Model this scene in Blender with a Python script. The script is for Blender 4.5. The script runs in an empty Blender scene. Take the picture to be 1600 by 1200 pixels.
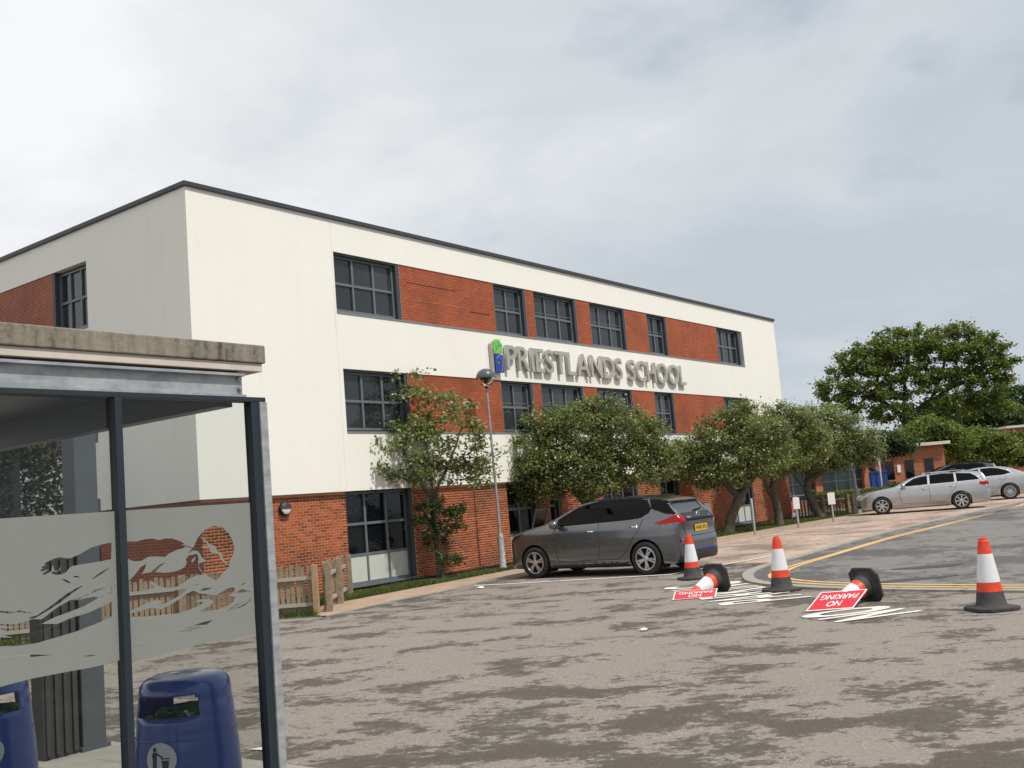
import bpy, bmesh, math, random
import numpy as np
from mathutils import Vector, Matrix
from mathutils.bvhtree import BVHTree
random.seed(7); rng=np.random.default_rng(11)
SC=bpy.context.scene
COL=SC.collection
R=math.radians
# ---------------------------------------------------------------- camera
PITCH,ROLL=0.114942,0.083765
cam_d=bpy.data.cameras.new('camera'); cam=bpy.data.objects.new('camera',cam_d); COL.objects.link(cam)
c,s=math.cos(PITCH),math.sin(PITCH)
fw=Vector((0,c,s)); rt=Vector((1,0,0)); up=Vector((0,-s,c))
cr,sr=math.cos(ROLL),math.sin(ROLL)
Rc=rt*cr-up*sr; Uc=rt*sr+up*cr
M=Matrix((( Rc.x,Uc.x,-fw.x,0),(Rc.y,Uc.y,-fw.y,0),(Rc.z,Uc.z,-fw.z,1.7),(0,0,0,1)))
cam.matrix_world=M
cam_d.sensor_width=36; cam_d.lens=1585.65/1600*36; cam_d.clip_start=.05; cam_d.clip_end=3000
SC.camera=cam
SC.view_settings.view_transform='Standard'; SC.view_settings.look='None'
SC.view_settings.exposure=0; SC.view_settings.gamma=1; SC.view_settings.use_curve_mapping=False
# ---------------------------------------------------------------- sky and sun
SUN_DIR=Vector((0.80,-0.60,0)).normalized()
SUN_EL=R(56)
az=math.atan2(SUN_DIR.x,SUN_DIR.y)
W=bpy.data.worlds.new('World'); SC.world=W; W.use_nodes=True
nt=W.node_tree; nt.nodes.clear()
def N(nt,t,**kw):
    n=nt.nodes.new(t)
    for k,v in kw.items():
        if k=='ins':
            for a_,b_ in v.items(): n.inputs[a_].default_value=b_
        else: setattr(n,k,v)
    return n
L=lambda nt,a,b: nt.links.new(a,b)
def math_(nt,op,a,b=None,c_=None,clamp=False):
    n=nt.nodes.new('ShaderNodeMath'); n.operation=op; n.use_clamp=clamp
    for i,v in enumerate((a,b,c_)):
        if v is None: continue
        if isinstance(v,(int,float)): n.inputs[i].default_value=v
        else: nt.links.new(v,n.inputs[i])
    return n.outputs[0]
def mix_(nt,f,a,b,blend='MIX'):
    n=nt.nodes.new('ShaderNodeMix'); n.data_type='RGBA'; n.blend_type=blend; n.clamp_factor=True
    for i,v in ((0,f),(6,a),(7,b)):
        if isinstance(v,(int,float)): n.inputs[i].default_value=v
        elif isinstance(v,(tuple,list)): n.inputs[i].default_value=(*v,1)[:4]
        else: nt.links.new(v,n.inputs[i])
    return n.outputs[2]
def ramp_(nt,f,stops,interp='LINEAR'):
    n=nt.nodes.new('ShaderNodeValToRGB'); n.color_ramp.interpolation=interp
    el=n.color_ramp.elements
    while len(el)<len(stops): el.new(.5)
    for e,(p,col) in zip(el,stops):
        e.position=p
        e.color=(*col,1) if isinstance(col,(tuple,list)) else (col,col,col,1)
    nt.links.new(f,n.inputs[0]); return n.outputs[0]
def noise_(nt,vec,scale,detail=4,rough=.55,dist=0,out=0):
    n=nt.nodes.new('ShaderNodeTexNoise'); n.inputs['Scale'].default_value=scale
    n.inputs['Detail'].default_value=detail; n.inputs['Roughness'].default_value=rough
    n.inputs['Distortion'].default_value=dist
    if vec is not None: nt.links.new(vec,n.inputs['Vector'])
    return n.outputs[out]
def mapping_(nt,vec,loc=(0,0,0),rot=(0,0,0),scale=(1,1,1)):
    n=nt.nodes.new('ShaderNodeMapping'); n.inputs[1].default_value=loc; n.inputs[2].default_value=rot; n.inputs[3].default_value=scale
    nt.links.new(vec,n.inputs[0]); return n.outputs[0]
out=N(nt,'ShaderNodeOutputWorld'); bg=N(nt,'ShaderNodeBackground'); L(nt,bg.outputs[0],out.inputs[0])
bg.inputs[1].default_value=0.1
sky=N(nt,'ShaderNodeTexSky',sky_type='NISHITA',sun_disc=False)
sky.sun_elevation=SUN_EL; sky.sun_rotation=az; sky.dust_density=2.0
tc=N(nt,'ShaderNodeTexCoord'); sep=N(nt,'ShaderNodeSeparateXYZ'); L(nt,tc.outputs['Generated'],sep.inputs[0])
zz=math_(nt,'ADD',math_(nt,'MAXIMUM',sep.outputs[2],0.0),0.22)
comb=N(nt,'ShaderNodeCombineXYZ')
L(nt,math_(nt,'DIVIDE',sep.outputs[0],zz),comb.inputs[0]); L(nt,math_(nt,'DIVIDE',sep.outputs[1],zz),comb.inputs[1])
v1=mapping_(nt,comb.outputs[0],loc=(3.1,7.7,0),rot=(0,0,.5),scale=(1,.8,1))
big=noise_(nt,v1,.62,3,.5)
med=noise_(nt,mapping_(nt,comb.outputs[0],loc=(9,2,0)),1.5,6,.58,.3)
fine=noise_(nt,mapping_(nt,comb.outputs[0],loc=(4,12,3)),4.5,5,.6,.2)
cl=math_(nt,'ADD',math_(nt,'ADD',math_(nt,'MULTIPLY',big,.62),math_(nt,'MULTIPLY',med,.40)),math_(nt,'SUBTRACT',math_(nt,'MULTIPLY',fine,.10),.05))
# brighter cloud towards the left of the view, as the photographed sky has
az_n=math_(nt,'MULTIPLY',math_(nt,'MAXIMUM',math_(nt,'MINIMUM',sep.outputs[0],.45),-.40),-.30)
cl=math_(nt,'ADD',cl,az_n)
ccol=ramp_(nt,cl,[(.34,(5.4,5.95,6.5)),(.42,(6.0,6.5,7.0)),(.50,(6.8,7.2,7.6)),(.57,(8.0,8.25,8.5)),(.66,(9.3,9.4,9.6))])
blue=math_(nt,'MULTIPLY',ramp_(nt,noise_(nt,mapping_(nt,comb.outputs[0],loc=(1.7,4.2,0)),1.3,5,.55),[(.58,0.0),(.72,1.0)]),.45)
skyc=mix_(nt,1.0,sky.outputs[0],(1.0,1.0,1.0),'MULTIPLY')
wcol=mix_(nt,blue,ccol,skyc)
L(nt,wcol,bg.inputs[0])
sd=bpy.data.lights.new('sun','SUN'); so=bpy.data.objects.new('sun',sd); COL.objects.link(so)
sd.energy=3.5; sd.angle=R(2.2); sd.color=(1,.955,.88)
sv=Vector((SUN_DIR.x*math.cos(SUN_EL),SUN_DIR.y*math.cos(SUN_EL),math.sin(SUN_EL)))
so.rotation_euler=sv.to_track_quat('Z','Y').to_euler()
so.location=(20,-20,40)
# ---------------------------------------------------------------- materials
MAT={}
def mat(name,col=(.5,.5,.5),rough=.6,metal=0,spec=.5,coat=0,noise=None,bump=None,emis=None,alpha=None):
    """plain principled with optional object-space colour noise (scale, amount) and bump (scale, strength)"""
    if name in MAT: return MAT[name]
    m=bpy.data.materials.new(name); m.use_nodes=True; t=m.node_tree; b=t.nodes['Principled BSDF']
    b.inputs['Base Color'].default_value=(*col,1); b.inputs['Roughness'].default_value=rough
    b.inputs['Metallic'].default_value=metal; b.inputs['Specular IOR Level'].default_value=spec
    b.inputs['Coat Weight'].default_value=coat; b.inputs['Coat Roughness'].default_value=.04
    tcn=t.nodes.new('ShaderNodeTexCoord')
    if noise:
        n=noise_(t,tcn.outputs['Object'],noise[0],5,.6)
        f=ramp_(t,n,[(.3,1-noise[1]),(.7,1+noise[1]*.6)])
        L(t,mix_(t,1.0,col,f,'MULTIPLY'),b.inputs['Base Color'])
    if bump:
        bn=t.nodes.new('ShaderNodeBump'); bn.inputs['Strength'].default_value=bump[1]; bn.inputs['Distance'].default_value=bump[2] if len(bump)>2 else .01
        L(t,noise_(t,tcn.outputs['Object'],bump[0],4,.6),bn.inputs['Height']); L(t,bn.outputs[0],b.inputs['Normal'])
    MAT[name]=m; return m
def newmat(name):
    m=bpy.data.materials.new(name); m.use_nodes=True; MAT[name]=m
    return m,m.node_tree,m.node_tree.nodes['Principled BSDF']
def setin(t,b,k,v):
    if isinstance(v,(int,float)): b.inputs[k].default_value=v
    else: L(t,v,b.inputs[k])
# render (white wall)
m,t,b=newmat('white_render'); tcn=t.nodes.new('ShaderNodeTexCoord')
n1=noise_(t,tcn.outputs['Object'],.35,5,.6); n2=noise_(t,mapping_(t,tcn.outputs['Object'],scale=(2.2,2.2,.5)),1.2,5,.6)
f=math_(t,'ADD',math_(t,'MULTIPLY',n1,.55),math_(t,'MULTIPLY',n2,.45))
strk=noise_(t,mapping_(t,tcn.outputs['Object'],scale=(5,5,.35)),1.0,5,.6)
stn=mix_(t,math_(t,'MULTIPLY',ramp_(t,strk,[(.60,0.0),(.74,1.0)]),.35),(1.0,1.0,1.0),(.80,.79,.76))
L(t,mix_(t,1.0,ramp_(t,f,[(.3,(.785,.765,.70)),(.5,(.81,.79,.73)),(.7,(.83,.815,.76))]),stn,'MULTIPLY'),b.inputs['Base Color'])
b.inputs['Roughness'].default_value=.85
bn=t.nodes.new('ShaderNodeBump'); bn.inputs['Strength'].default_value=.25; bn.inputs['Distance'].default_value=.004
L(t,noise_(t,tcn.outputs['Object'],60,3,.6),bn.inputs['Height']); L(t,bn.outputs[0],b.inputs['Normal'])
# brick (procedural, for walls too small or far to build brick by brick)
def brickmat(name,c1,c2,cm,bw,rh,mort,axis='x',bump=.4):
    m,t,b=newmat(name); tcn=t.nodes.new('ShaderNodeTexCoord'); sp=t.nodes.new('ShaderNodeSeparateXYZ'); L(t,tcn.outputs['Object'],sp.inputs[0])
    cb=t.nodes.new('ShaderNodeCombineXYZ'); L(t,sp.outputs[0 if axis=='x' else 1],cb.inputs[0]); L(t,sp.outputs[2],cb.inputs[1])
    br=t.nodes.new('ShaderNodeTexBrick'); L(t,cb.outputs[0],br.inputs['Vector'])
    br.inputs['Scale'].default_value=1; br.inputs['Brick Width'].default_value=bw; br.inputs['Row Height'].default_value=rh
    br.inputs['Mortar Size'].default_value=mort; br.inputs['Mortar Smooth'].default_value=.2
    br.inputs['Color1'].default_value=(*c1,1); br.inputs['Color2'].default_value=(*c2,1); br.inputs['Mortar'].default_value=(*cm,1)
    n=noise_(t,tcn.outputs['Object'],.9,5,.65)
    L(t,mix_(t,1.0,br.outputs['Color'],ramp_(t,n,[(.3,.72),(.65,1.12)]),'MULTIPLY'),b.inputs['Base Color'])
    b.inputs['Roughness'].default_value=.88
    bn=t.nodes.new('ShaderNodeBump'); bn.inputs['Strength'].default_value=bump; bn.inputs['Distance'].default_value=.006; bn.invert=True
    L(t,br.outputs['Fac'],bn.inputs['Height']); L(t,bn.outputs[0],b.inputs['Normal'])
    return m
brickmat('brick_band',(.42,.105,.036),(.34,.080,.030),(.19,.050,.026),.185,.0625,.009)
brickmat('brick_side',(.30,.08,.042),(.25,.065,.034),(.36,.19,.13),.185,.0625,.009,'y')
brickmat('brick_far',(.42,.13,.06),(.34,.10,.05),(.40,.2,.13),.22,.075,.01)
brickmat('brick_far_y',(.42,.13,.06),(.34,.10,.05),(.40,.2,.13),.22,.075,.01,'y')
mat('mortar',(.54,.31,.19),.95,noise=(6,.2))
# single bricks: colour differs brick by brick, blotched by damp
m,t,b=newmat('brick_single'); ge=t.nodes.new('ShaderNodeNewGeometry'); oi=t.nodes.new('ShaderNodeObjectInfo')
rnd=math_(t,'FRACT',math_(t,'ADD',ge.outputs['Random Per Island'],oi.outputs['Random']))
n=noise_(t,mapping_(t,ge.outputs['Position'],scale=(.8,.8,1.6)),.9,5,.6)
base=ramp_(t,rnd,[(0,(.20,.050,.022)),(.35,(.35,.088,.030)),(.7,(.42,.108,.038)),(1,(.29,.068,.026))])
L(t,mix_(t,1.0,base,ramp_(t,n,[(.34,.50),(.5,.95),(.7,1.15)]),'MULTIPLY'),b.inputs['Base Color']); b.inputs['Roughness'].default_value=.9
bn=t.nodes.new('ShaderNodeBump'); bn.inputs['Strength'].default_value=.3; bn.inputs['Distance'].default_value=.004
L(t,noise_(t,ge.outputs['Position'],50,3,.6),bn.inputs['Height']); L(t,bn.outputs[0],b.inputs['Normal'])
mat('frame_grey',(.125,.150,.165),.45,noise=(3,.12)); mat('frame_dark',(.03,.036,.042),.5)
mat('capping',(.045,.045,.055),.5,noise=(1.5,.15))
mat('infill_panel',(.56,.57,.52),.45,noise=(1.2,.10))
mat('reveal_dark',(.05,.058,.066),.6)
mat('sill',(.20,.20,.21),.5)
# window glass: dark room behind a reflecting sheet
m,t,b=newmat('window_glass'); ge=t.nodes.new('ShaderNodeNewGeometry'); oi=t.nodes.new('ShaderNodeObjectInfo')
nz=noise_(t,ge.outputs['Position'],.7,3,.5)
f=math_(t,'ADD',math_(t,'MULTIPLY',nz,.6),math_(t,'MULTIPLY',oi.outputs['Random'],.5))
L(t,ramp_(t,f,[(.3,(.018,.021,.024)),(.6,(.028,.032,.036)),(.9,(.048,.053,.055))]),b.inputs['Base Color'])
b.inputs['Roughness'].default_value=.05; b.inputs['Specular IOR Level'].default_value=.6
bn=t.nodes.new('ShaderNodeBump'); bn.inputs['Strength'].default_value=.12; bn.inputs['Distance'].default_value=.05
L(t,noise_(t,ge.outputs['Position'],.9,2,.5),bn.inputs['Height']); L(t,bn.outputs[0],b.inputs['Normal'])
mat('window_glass_low',(.006,.007,.009),.06,spec=.45)
mat('blind',(.16,.17,.17),.7)
mat('letter_steel',(.46,.44,.41),.42,metal=.35,noise=(3,.12)); mat('logo_green',(.16,.50,.09),.5); mat('logo_blue',(.018,.045,.26),.45); mat('logo_line',(.25,.38,.62),.5)
mat('logo_vein',(.02,.06,.06),.5)
# concrete slab with lichen streaks
m,t,b=newmat('lichen_concrete'); tcn=t.nodes.new('ShaderNodeTexCoord')
st=noise_(t,mapping_(t,tcn.outputs['Object'],scale=(14,14,1.6)),1.0,6,.65)
sp_=noise_(t,tcn.outputs['Object'],35,5,.7); bigp=noise_(t,tcn.outputs['Object'],1.7,3,.5)
f=math_(t,'ADD',math_(t,'ADD',math_(t,'MULTIPLY',st,.5),math_(t,'MULTIPLY',sp_,.28)),math_(t,'MULTIPLY',bigp,.3))
L(t,ramp_(t,f,[(.38,(.03,.028,.018)),(.45,(.08,.075,.05)),(.51,(.19,.17,.13)),(.60,(.26,.235,.185)),(.72,(.33,.305,.25))]),b.inputs['Base Color'])
b.inputs['Roughness'].default_value=.95
bn=t.nodes.new('ShaderNodeBump'); bn.inputs['Strength'].default_value=.6; bn.inputs['Distance'].default_value=.006
L(t,sp_,bn.inputs['Height']); L(t,bn.outputs[0],b.inputs['Normal'])
mat('fascia_beige',(.60,.53,.46),.6,noise=(5,.12))
m,t,b=newmat('galvanised'); tcn=t.nodes.new('ShaderNodeTexCoord')
n=noise_(t,mapping_(t,tcn.outputs['Object'],scale=(1,1,4)),6,5,.6); n2=noise_(t,tcn.outputs['Object'],28,3,.6)
f=math_(t,'ADD',math_(t,'MULTIPLY',n,.7),math_(t,'MULTIPLY',n2,.3))
L(t,ramp_(t,f,[(.35,(.27,.285,.30)),(.5,(.37,.385,.395)),(.65,(.47,.475,.48))]),b.inputs['Base Color'])
b.inputs['Metallic'].default_value=.35; b.inputs['Roughness'].default_value=.5
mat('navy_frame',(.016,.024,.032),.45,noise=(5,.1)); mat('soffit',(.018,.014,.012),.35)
mat('pillar_grey',(.075,.085,.095),.6,noise=(2,.15)); mat('cabinet_dark',(.045,.048,.048),.65,noise=(3,.2))
# frosted film
m,t,b=newmat('frosted_film')
b.inputs['Base Color'].default_value=(.31,.325,.30,1); b.inputs['Roughness'].default_value=.55; b.inputs['Specular IOR Level'].default_value=.4
tl=t.nodes.new('ShaderNodeBsdfTranslucent'); tl.inputs[0].default_value=(.40,.41,.38,1)
mx=t.nodes.new('ShaderNodeMixShader'); mx.inputs[0].default_value=.22
tp=t.nodes.new('ShaderNodeBsdfTransparent'); tp.inputs[0].default_value=(.9,.92,.9,1)
mx2=t.nodes.new('ShaderNodeMixShader'); mx2.inputs[0].default_value=.10
o=t.nodes['Material Output']
L(t,b.outputs[0],mx.inputs[1]); L(t,tl.outputs[0],mx.inputs[2]); L(t,mx.outputs[0],mx2.inputs[1]); L(t,tp.outputs[0],mx2.inputs[2]); L(t,mx2.outputs[0],o.inputs[0])
def clearglass(name,tint,refl=1.0,ior=1.5):
    m=bpy.data.materials.new(name); m.use_nodes=True; t=m.node_tree; t.nodes.clear(); MAT[name]=m
    o=t.nodes.new('ShaderNodeOutputMaterial'); tp=t.nodes.new('ShaderNodeBsdfTransparent'); tp.inputs[0].default_value=(*tint,1)
    gl=t.nodes.new('ShaderNodeBsdfGlossy'); gl.inputs['Roughness'].default_value=.02; gl.inputs[0].default_value=(refl,refl,refl,1)
    fr=t.nodes.new('ShaderNodeFresnel'); fr.inputs[0].default_value=ior
    mx=t.nodes.new('ShaderNodeMixShader'); L(t,fr.outputs[0],mx.inputs[0]); L(t,tp.outputs[0],mx.inputs[1]); L(t,gl.outputs[0],mx.inputs[2]); L(t,mx.outputs[0],o.inputs[0])
    return m
clearglass('shelter_glass',(.80,.83,.82),.9,1.45); clearglass('car_glass',(.14,.155,.155),.55,1.4); clearglass('car_glass_dark',(.03,.033,.036),.55,1.4); clearglass('rear_glass',(.05,.055,.06),1.0,2.1); clearglass('lamp_glass',(.75,.72,.66))
# asphalt with damp patches
def asphalt(name,dry1,dry2,wet,th,scale,loc=(0,0,0),rotz=0,stretch=(1,1,1),grainc=(.68,1.26),near=False):
    m,t,b=newmat(name); tcn=t.nodes.new('ShaderNodeTexCoord'); P=tcn.outputs['Object']
    v=mapping_(t,P,loc=loc,rot=(0,0,rotz),scale=stretch)
    a1=noise_(t,v,scale,12,.74,.1); a2=noise_(t,mapping_(t,P,loc=(5,3,0)),.13,3,.5); a3=noise_(t,v,scale*9,6,.75)
    w=math_(t,'ADD',math_(t,'ADD',math_(t,'MULTIPLY',a1,.70),math_(t,'MULTIPLY',a2,.20)),math_(t,'MULTIPLY',a3,.28))
    if near:
        sy=t.nodes.new('ShaderNodeSeparateXYZ'); L(t,P,sy.inputs[0]); w=math_(t,'ADD',w,ramp_(t,math_(t,'DIVIDE',sy.outputs[1],40.0),[(.0,.055),(.18,.048),(.24,.015),(.30,-.018),(.40,-.03),(.50,0.01),(1,-.02)]))
    mask=ramp_(t,w,[(th-.003,0.0),(th+.004,.8),(th+.04,1.0)])
    dry=mix_(t,noise_(t,P,.7,5,.6),dry1,dry2)
    g1=noise_(t,P,95,2,.7); g2=noise_(t,P,28,3,.7)
    vo=t.nodes.new('ShaderNodeTexVoronoi'); vo.inputs['Scale'].default_value=70; L(t,P,vo.inputs['Vector'])
    stone=ramp_(t,vo.outputs['Color'],[(.74,1.0),(.9,1.45)])
    grain=mix_(t,1.0,ramp_(t,math_(t,'ADD',math_(t,'MULTIPLY',g1,.6),math_(t,'MULTIPLY',g2,.4)),[(.30,grainc[0]),(.5,.98),(.70,grainc[1])]),stone,'MULTIPLY')
    colr=mix_(t,1.0,mix_(t,mask,dry,wet),grain,'MULTIPLY')
    L(t,colr,b.inputs['Base Color'])
    L(t,ramp_(t,mask,[(0,.95),(1,.78)]),b.inputs['Roughness']); b.inputs['Specular IOR Level'].default_value=.25
    bn=t.nodes.new('ShaderNodeBump'); bn.inputs['Strength'].default_value=.55; bn.inputs['Distance'].default_value=.006
    L(t,math_(t,'ADD',g1,g2),bn.inputs['Height']); L(t,bn.outputs[0],b.inputs['Normal'])
    return m
asphalt('asphalt_car_park',(.225,.196,.172),(.262,.230,.203),(.092,.080,.067),.610,1.1,rotz=.25,stretch=(.85,1.15,1),near=True)
asphalt('asphalt_road',(.165,.155,.147),(.225,.21,.20),(.10,.098,.096),.60,.6,loc=(3,1,0),rotz=-.4,stretch=(1,.7,1))
mat('pink_path',(.40,.285,.205),.9,noise=(2.5,.22),bump=(60,.4)); mat('kerb_stone',(.33,.30,.255),.9,noise=(3,.2),bump=(50,.3))
mat('soil',(.07,.085,.035),.95,noise=(1.5,.35)); mat('slab_paving',(.30,.285,.24),.9,noise=(4,.16),bump=(60,.3))
def paint(name,col,wear=.36):
    m,t,b=newmat(name); tcn=t.nodes.new('ShaderNodeTexCoord')
    n=noise_(t,tcn.outputs['Object'],9,6,.7); 
    L(t,mix_(t,ramp_(t,n,[(wear-.05,0.0),(wear+.05,1.0)]),tuple(x*.62 for x in col),col),b.inputs['Base Color']); b.inputs['Roughness'].default_value=.75
paint('paint_white',(.70,.68,.62)); paint('paint_yellow',(.66,.42,.15)); paint('paint_white_old',(.66,.62,.54),.42)
# block paving
m,t,b=newmat('block_paving'); tcn=t.nodes.new('ShaderNodeTexCoord')
br=t.nodes.new('ShaderNodeTexBrick'); L(t,mapping_(t,tcn.outputs['Object'],rot=(0,0,.93+.35)),br.inputs['Vector'])
for k,v in (('Scale',1),('Brick Width',.21),('Row Height',.105),('Mortar Size',.010)): br.inputs[k].default_value=v
br.inputs['Color1'].default_value=(.52,.39,.31,1); br.inputs['Color2'].default_value=(.36,.265,.21,1); br.inputs['Mortar'].default_value=(.22,.17,.14,1)
n=noise_(t,tcn.outputs['Object'],.55,6,.62,.2)
L(t,mix_(t,1.0,br.outputs['Color'],ramp_(t,n,[(.38,.55),(.5,1.0),(.62,1.2)]),'MULTIPLY'),b.inputs['Base Color']); b.inputs['Roughness'].default_value=.92
# foliage
def leafmat(name,c1,c2,c3,tr=.35,rough=.5,spec=.35):
    m,t,b=newmat(name); ge=t.nodes.new('ShaderNodeNewGeometry')
    colr=ramp_(t,ge.outputs['Random Per Island'],[(0,c1),(.5,c2),(.93,c2),(1,c3)])
    n=noise_(t,ge.outputs['Position'],.9,2,.5)
    colr=mix_(t,1.0,colr,ramp_(t,n,[(.35,.78),(.65,1.18)]),'MULTIPLY')
    L(t,colr,b.inputs['Base Color']); b.inputs['Roughness'].default_value=rough; b.inputs['Specular IOR Level'].default_value=spec
    tl=t.nodes.new('ShaderNodeBsdfTranslucent'); L(t,mix_(t,1.0,colr,(1.0,1.15,.55),'MULTIPLY'),tl.inputs[0])
    mx=t.nodes.new('ShaderNodeMixShader'); mx.inputs[0].default_value=tr
    L(t,b.outputs[0],mx.inputs[1]); L(t,tl.outputs[0],mx.inputs[2]); L(t,mx.outputs[0],t.nodes['Material Output'].inputs[0])
leafmat('leaf_whitebeam',(.13,.165,.05),(.22,.25,.10),(.60,.60,.46),rough=.42,spec=.5)
leafmat('leaf_oak',(.09,.13,.03),(.17,.21,.05),(.26,.29,.09))
leafmat('leaf_dark',(.035,.06,.02),(.065,.095,.03),(.10,.13,.045))
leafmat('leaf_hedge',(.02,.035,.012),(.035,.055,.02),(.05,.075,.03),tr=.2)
leafmat('leaf_yellowgreen',(.09,.12,.03),(.13,.16,.04),(.2,.22,.06))
leafmat('grass_blade',(.07,.10,.022),(.12,.145,.04),(.24,.22,.10))
mat('bark',(.105,.098,.072),.95,noise=(7,.35),bump=(25,.7,.02)); mat('bark_dark',(.055,.048,.038),.95,noise=(3,.3))
mat('wood_old',(.28,.22,.15),.9,noise=(8,.3),bump=(40,.3)); mat('wood_new',(.36,.24,.14),.85,noise=(6,.2)); mat('wood_rail',(.38,.35,.31),.85,noise=(6,.15))
mat('tyre',(.018,.018,.019),.85,bump=(40,.2)); mat('black_plastic',(.022,.022,.024),.5); mat('black_gloss',(.003,.003,.004),.12,spec=.14)
mat('rim_silver',(.55,.55,.56),.3,metal=.85); mat('rim_dark',(.03,.03,.032),.4,metal=.4); mat('chrome',(.75,.76,.78),.12,metal=1)
def carpaint(name,col,metal=.6,rough=.32):
    m=mat(name,col,rough,metal=metal,coat=1.0); return m
carpaint('paint_gunmetal',(.145,.152,.162),.85,.25); carpaint('paint_silver',(.44,.445,.455),.75,.3); carpaint('paint_carwhite',(.75,.75,.73),0,.4); carpaint('paint_carred',(.35,.02,.02),.1,.35); carpaint('paint_carblack',(.012,.012,.014),.2,.3)
mat('lamp_red',(.34,.006,.010),.18,spec=.3); mat('lamp_red_dark',(.12,.006,.01),.15,coat=.8); mat('lamp_clear',(.65,.64,.64),.15,coat=.8)
mat('plate_yellow',(.66,.42,.02),.5); mat('plate_black',(.01,.01,.01),.5); mat('blue_trim',(.03,.05,.35),.3,coat=.5); mat('interior',(.025,.025,.027),.8)
mat('cone_orange',(.70,.055,.018),.5,noise=(9,.2)); mat('cone_white',(.68,.69,.71),.35,noise=(5,.08)); mat('cone_base',(.045,.045,.046),.75,noise=(9,.35),bump=(30,.3))
mat('sign_red',(.58,.018,.035),.45); mat('sign_white',(.78,.77,.76),.5)
mat('bin_blue',(.030,.085,.34),.24,coat=.35); mat('bin_dark',(.004,.004,.006),.8); mat('bin_liner',(.05,.20,.08),.4)
mat('label_white',(.62,.66,.68),.5); mat('label_ink',(.015,.025,.07),.6)
mat('lamp_dome',(.075,.095,.115),.35,noise=(4,.1)); mat('pole_paint',(.30,.31,.32),.5,noise=(12,.3)); mat('pole_flaky',(.36,.38,.38),.7,noise=(14,.55)); mat('post_galv',(.38,.38,.37),.5,metal=.3)
mat('lit_opal',(.70,.68,.60),.5); mat('roof_tile',(.13,.10,.08),.9,noise=(3,.2)); mat('container_blue',(.015,.07,.30),.5,noise=(1,.2)); mat('greenhouse_glass',(.10,.135,.13),.12,noise=(.8,.4)); mat('steel_white',(.30,.32,.34),.5)
mat('soffit_white',(.6,.58,.5),.7); mat('litter',(.75,.74,.70),.7)
# ---------------------------------------------------------------- builders
class MB:
    def __init__(s): s.v=[]; s.f=[]
    def add(s,vs,fs):
        o=len(s.v); s.v+= [tuple(p) for p in vs]; s.f+=[tuple(i+o for i in f) for f in fs]; return s
    def box(s,x0,x1,y0,y1,z0,z1):
        return s.add([(x0,y0,z0),(x1,y0,z0),(x1,y1,z0),(x0,y1,z0),(x0,y0,z1),(x1,y0,z1),(x1,y1,z1),(x0,y1,z1)],
            [(0,3,2,1),(4,5,6,7),(0,1,5,4),(1,2,6,5),(2,3,7,6),(3,0,4,7)])
    def bar(s,p,q,w,h=None,up=(0,0,1)):
        p=Vector(p);q=Vector(q);h=h or w;d=(q-p).normalized();u=Vector(up)
        if abs(d.dot(u))>.98:u=Vector((1,0,0))
        r=d.cross(u).normalized()*w/2;u=r.cross(d).normalized()*h/2
        vs=[a+x*r+y*u for a in (p,q) for x,y in ((-1,-1),(1,-1),(1,1),(-1,1))]
        return s.add(vs,[(0,1,2,3),(7,6,5,4),(0,4,5,1),(1,5,6,2),(2,6,7,3),(3,7,4,0)])
    def tube(s,pts,rad,n=8,cap=True):
        pts=[Vector(p) for p in pts]; rings=[]
        if isinstance(rad,(int,float)): rad=[rad]*len(pts)
        for i,p in enumerate(pts):
            d=(pts[min(i+1,len(pts)-1)]-pts[max(i-1,0)]).normalized()
            u=Vector((0,0,1)) if abs(d.z)<.9 else Vector((1,0,0))
            a=d.cross(u).normalized(); b=a.cross(d)
            rings.append([p+(a*math.cos(2*math.pi*k/n)+b*math.sin(2*math.pi*k/n))*rad[i] for k in range(n)])
        vs=[v for r in rings for v in r]; fs=[]
        for i in range(len(pts)-1):
            for k in range(n):
                k2=(k+1)%n; fs.append((i*n+k,i*n+k2,(i+1)*n+k2,(i+1)*n+k))
        if cap: fs+= [tuple(range(n))[::-1],tuple((len(pts)-1)*n+k for k in range(n))]
        return s.add(vs,fs)
    def lathe(s,prof,n=32,c=(0,0,0),axis='z',close=False):
        vs=[];fs=[]
        for r,h in prof:
            for k in range(n):
                a=2*math.pi*k/n;x,y=r*math.cos(a),r*math.sin(a)
                vs.append((c[0]+x,c[1]+y,c[2]+h) if axis=='z' else (c[0]+x,c[1]+h,c[2]+y))
        for i in range(len(prof)-1):
            for k in range(n):
                k2=(k+1)%n; q=(i*n+k,i*n+k2,(i+1)*n+k2,(i+1)*n+k); fs.append(q if axis=='z' else q[::-1])
        return s.add(vs,fs)
    def prism(s,poly,z0,z1,f=lambda x,y,z:(x,y,z)):
        """flat polygon list of (x,y), extruded z0..z1, mapped by f"""
        n=len(poly); vs=[f(x,y,z0) for x,y in poly]+[f(x,y,z1) for x,y in poly]
        return s.add(vs,[tuple(range(n))[::-1],tuple(range(n,2*n))]+[(i,(i+1)%n,n+(i+1)%n,n+i) for i in range(n)])
    def mesh(s,name,m=None,smooth=False):
        me=bpy.data.meshes.new(name); me.from_pydata(s.v,[],s.f); me.update()
        if m: me.materials.append(MAT[m])
        if smooth: me.shade_smooth()
        return me
    def build(s,name,m,parent=None,smooth=False,auto=None,bevel=0):
        me=s.mesh(name,m,smooth)
        if auto is not None: me.shade_smooth(); me.set_sharp_from_angle(angle=R(auto))
        o=bpy.data.objects.new(name,me); COL.objects.link(o)
        if parent is not None: o.parent=parent
        if bevel:
            md=o.modifiers.new('bevel','BEVEL'); md.width=bevel; md.segments=2; md.limit_method='ANGLE'; md.angle_limit=R(40)
        return o
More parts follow.
